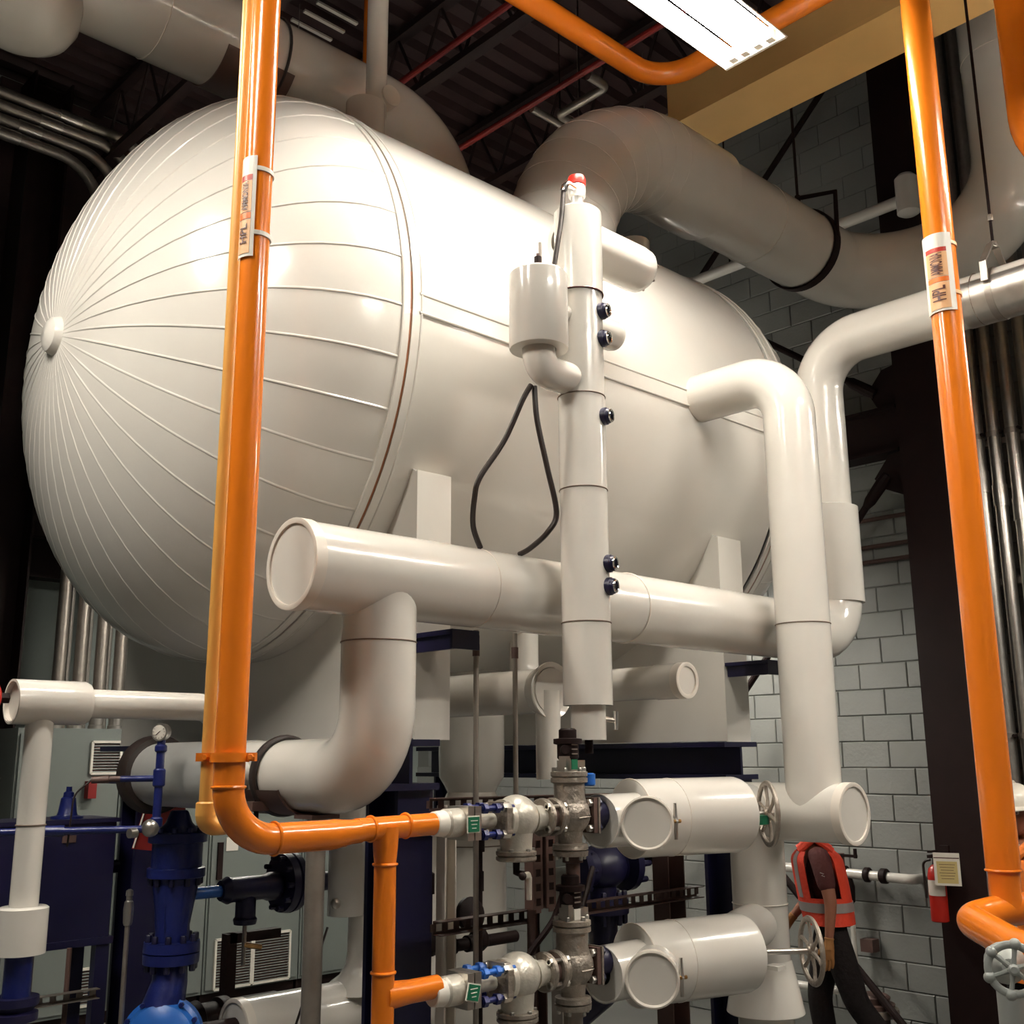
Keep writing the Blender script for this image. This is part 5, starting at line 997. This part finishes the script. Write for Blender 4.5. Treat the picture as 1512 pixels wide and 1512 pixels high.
    for s in (-1, 1):
        a0, a1 = sorted((s*0.10, s*0.98)); link('vest_front', F.put(patch(zw+0.05, z1, a0, a1, 0.012, 10, 10)), hv, vest, sharp=60)
        link('shoulder_strap', F.put(G().tube([torso(z1, s*0.55, 0.015), Vector(J['neckbase'])+Vector((0.0, s*0.115, 0.055)), torso(z1, PI-s*0.55, 0.015)], 0.028, 10)), hv, vest)
        a0, a1 = sorted((s*0.42, s*0.66)); link('reflective_stripe', F.put(patch(zw+0.06, z1, a0, a1, 0.020, 10, 4, 0.003)), 'stripe', vest, sharp=60)
    link('reflective_belt', F.put(patch(zw-0.03, zw+0.03, 0.12, 2*PI-0.12, 0.022, 2, 40, 0.003)), 'stripe', vest, sharp=60)
    return t, F
JW = dict(pelvis=(0,0,0.97), waist=(0.015,0,1.12), chest=(0.05,0,1.33), neckbase=(0.075,0,1.49), neck=(0.12,0,1.555), hipl=(-0.01,0.095,0.92), hipr=(0.01,-0.095,0.92), kneel=(-0.13,0.11,0.50), kneer=(0.10,-0.09,0.50), anklel=(-0.40,0.11,0.14), ankler=(0.05,-0.09,0.09), toel=(-0.27,0.12,0.05), toer=(0.22,-0.10,0.04),
    shl=(0.05,0.20,1.43), shr=(0.08,-0.20,1.43), elbowl=(0.00,0.255,1.15), elbowr=(0.10,-0.25,1.15), wristl=(0.03,0.265,0.905), wristr=(0.25,-0.24,0.98), vest=(0.99,1.46))
t, F = figure('person in a red hi-vis vest and dark trousers walking left behind the white stub', (6.93, 4.17, 0), 124, 1.0, JW, (0.20, 0, 1.655), (0.85, 0.1, -0.45), glove=True)
link('sleeve_print', F.put(G().tube([(0.03, 0.285, 1.315), (0.05, 0.288, 1.322), (0.035, 0.288, 1.332), (0.06, 0.286, 1.34)], 0.003, 6)), 'stripe', t)
JS = dict(pelvis=(0,0,0.98), waist=(0,0,1.12), chest=(0.01,0,1.33), neckbase=(0,0,1.50), neck=(0.015,0,1.57), hipl=(0,0.095,0.93), hipr=(0,-0.095,0.93), kneel=(0.02,0.12,0.50), kneer=(0.02,-0.12,0.50), anklel=(0,0.13,0.09), ankler=(0,-0.13,0.09), toel=(0.17,0.16,0.04), toer=(0.17,-0.16,0.04),
    shl=(0,0.21,1.44), shr=(0,-0.21,1.44), elbowl=(-0.10,0.255,1.16), elbowr=(-0.08,-0.26,1.16), wristl=(-0.13,0.25,0.91), wristr=(-0.10,-0.27,0.91), vest=(0.88,1.46))
t, F = figure('person in a white hard hat at the right edge behind the orange pipe', (6.27, 2.555, 0), 140, 1.06, JS, (0.03, 0, 1.685), (0.75, 0.85, -0.12), hv='hivis2')
link('collar_cord', F.put(G().tube([(0.11, 0.05, 1.50), (0.16, 0.02, 1.40), (0.15, -0.03, 1.42), (0.12, -0.06, 1.49)], 0.007, 8)), 'rubber', t)

# ------------------------------------------------------------------ small pipework round the big white suction pipe
hy = 1.74
t = thing('pipe_hanger', 'bent steel yoke on a long thin rod over the jacketed pipe at the right edge', 'hanger', (4.63, hy, 4.3))
yk = [Vector(p) for p in ((4.495, hy, 4.10), (4.495, hy, 4.19), (4.60, hy, 4.31), (4.66, hy, 4.31), (4.765, hy, 4.19), (4.765, hy, 4.10))]
for a, b in zip(yk[:-1], yk[1:]): link('yoke_bar', G().bar(a, b, 0.03, 0.010), 'galvd', t)
c = Vector((4.63, hy, 4.31)); link('nut', G().hexbolt(c-Vector((0,0,0.012)), (0,0,1), 0.018, 0.03).hexbolt(c+Vector((0,0,0.12)), (0,0,1), 0.013, 0.03), 'galvd', t); link('hanger_rod', G().cyl(c, (c.x, c.y, 8.5), 0.007, 8), 'black', t)
link('lower_band', G().lathe((4.63, hy-0.015, 4.08), (0,1,0), [(0, 0.1155), (0, 0.121), (0.03, 0.121), (0.03, 0.1155)], 32, closed=False), 'galvd', t)
t = thing('wall_drain', 'pale pipe with an upright capsule on the upper wall behind the big white pipe', 'pipe', (7.4, 4.6, 6.2))
link('run', G().cyl((7.4, 7.6, 6.24), (7.4, 3.36, 6.24), 0.047, 20), 'white', t)
link('capsule', G().lathe((7.38, 3.36, 6.09), (0,0,1), [(0, 0.0), (0.004, 0.06), (0.02, 0.085), (0.30, 0.085), (0.33, 0.06), (0.335, 0.0)], 24, closed=False), 'white', t)
link('hanger_rod', G().cyl((7.4, 5.0, 6.28), (7.4, 5.0, 8.5), 0.008, 8), 'black', t)
t = thing('tank_nozzle', 'short white capped stub on top of the tank behind the level column', 'pipe', (4.26, 3.5, 4.7))
link('stub', G().lathe((4.26, 3.5, 4.60), (0.0, -0.05, 1), [(0, 0.085), (0.24, 0.085), (0.25, 0.08), (0.252, 0.0)], 28, closed=False), 'white', t)
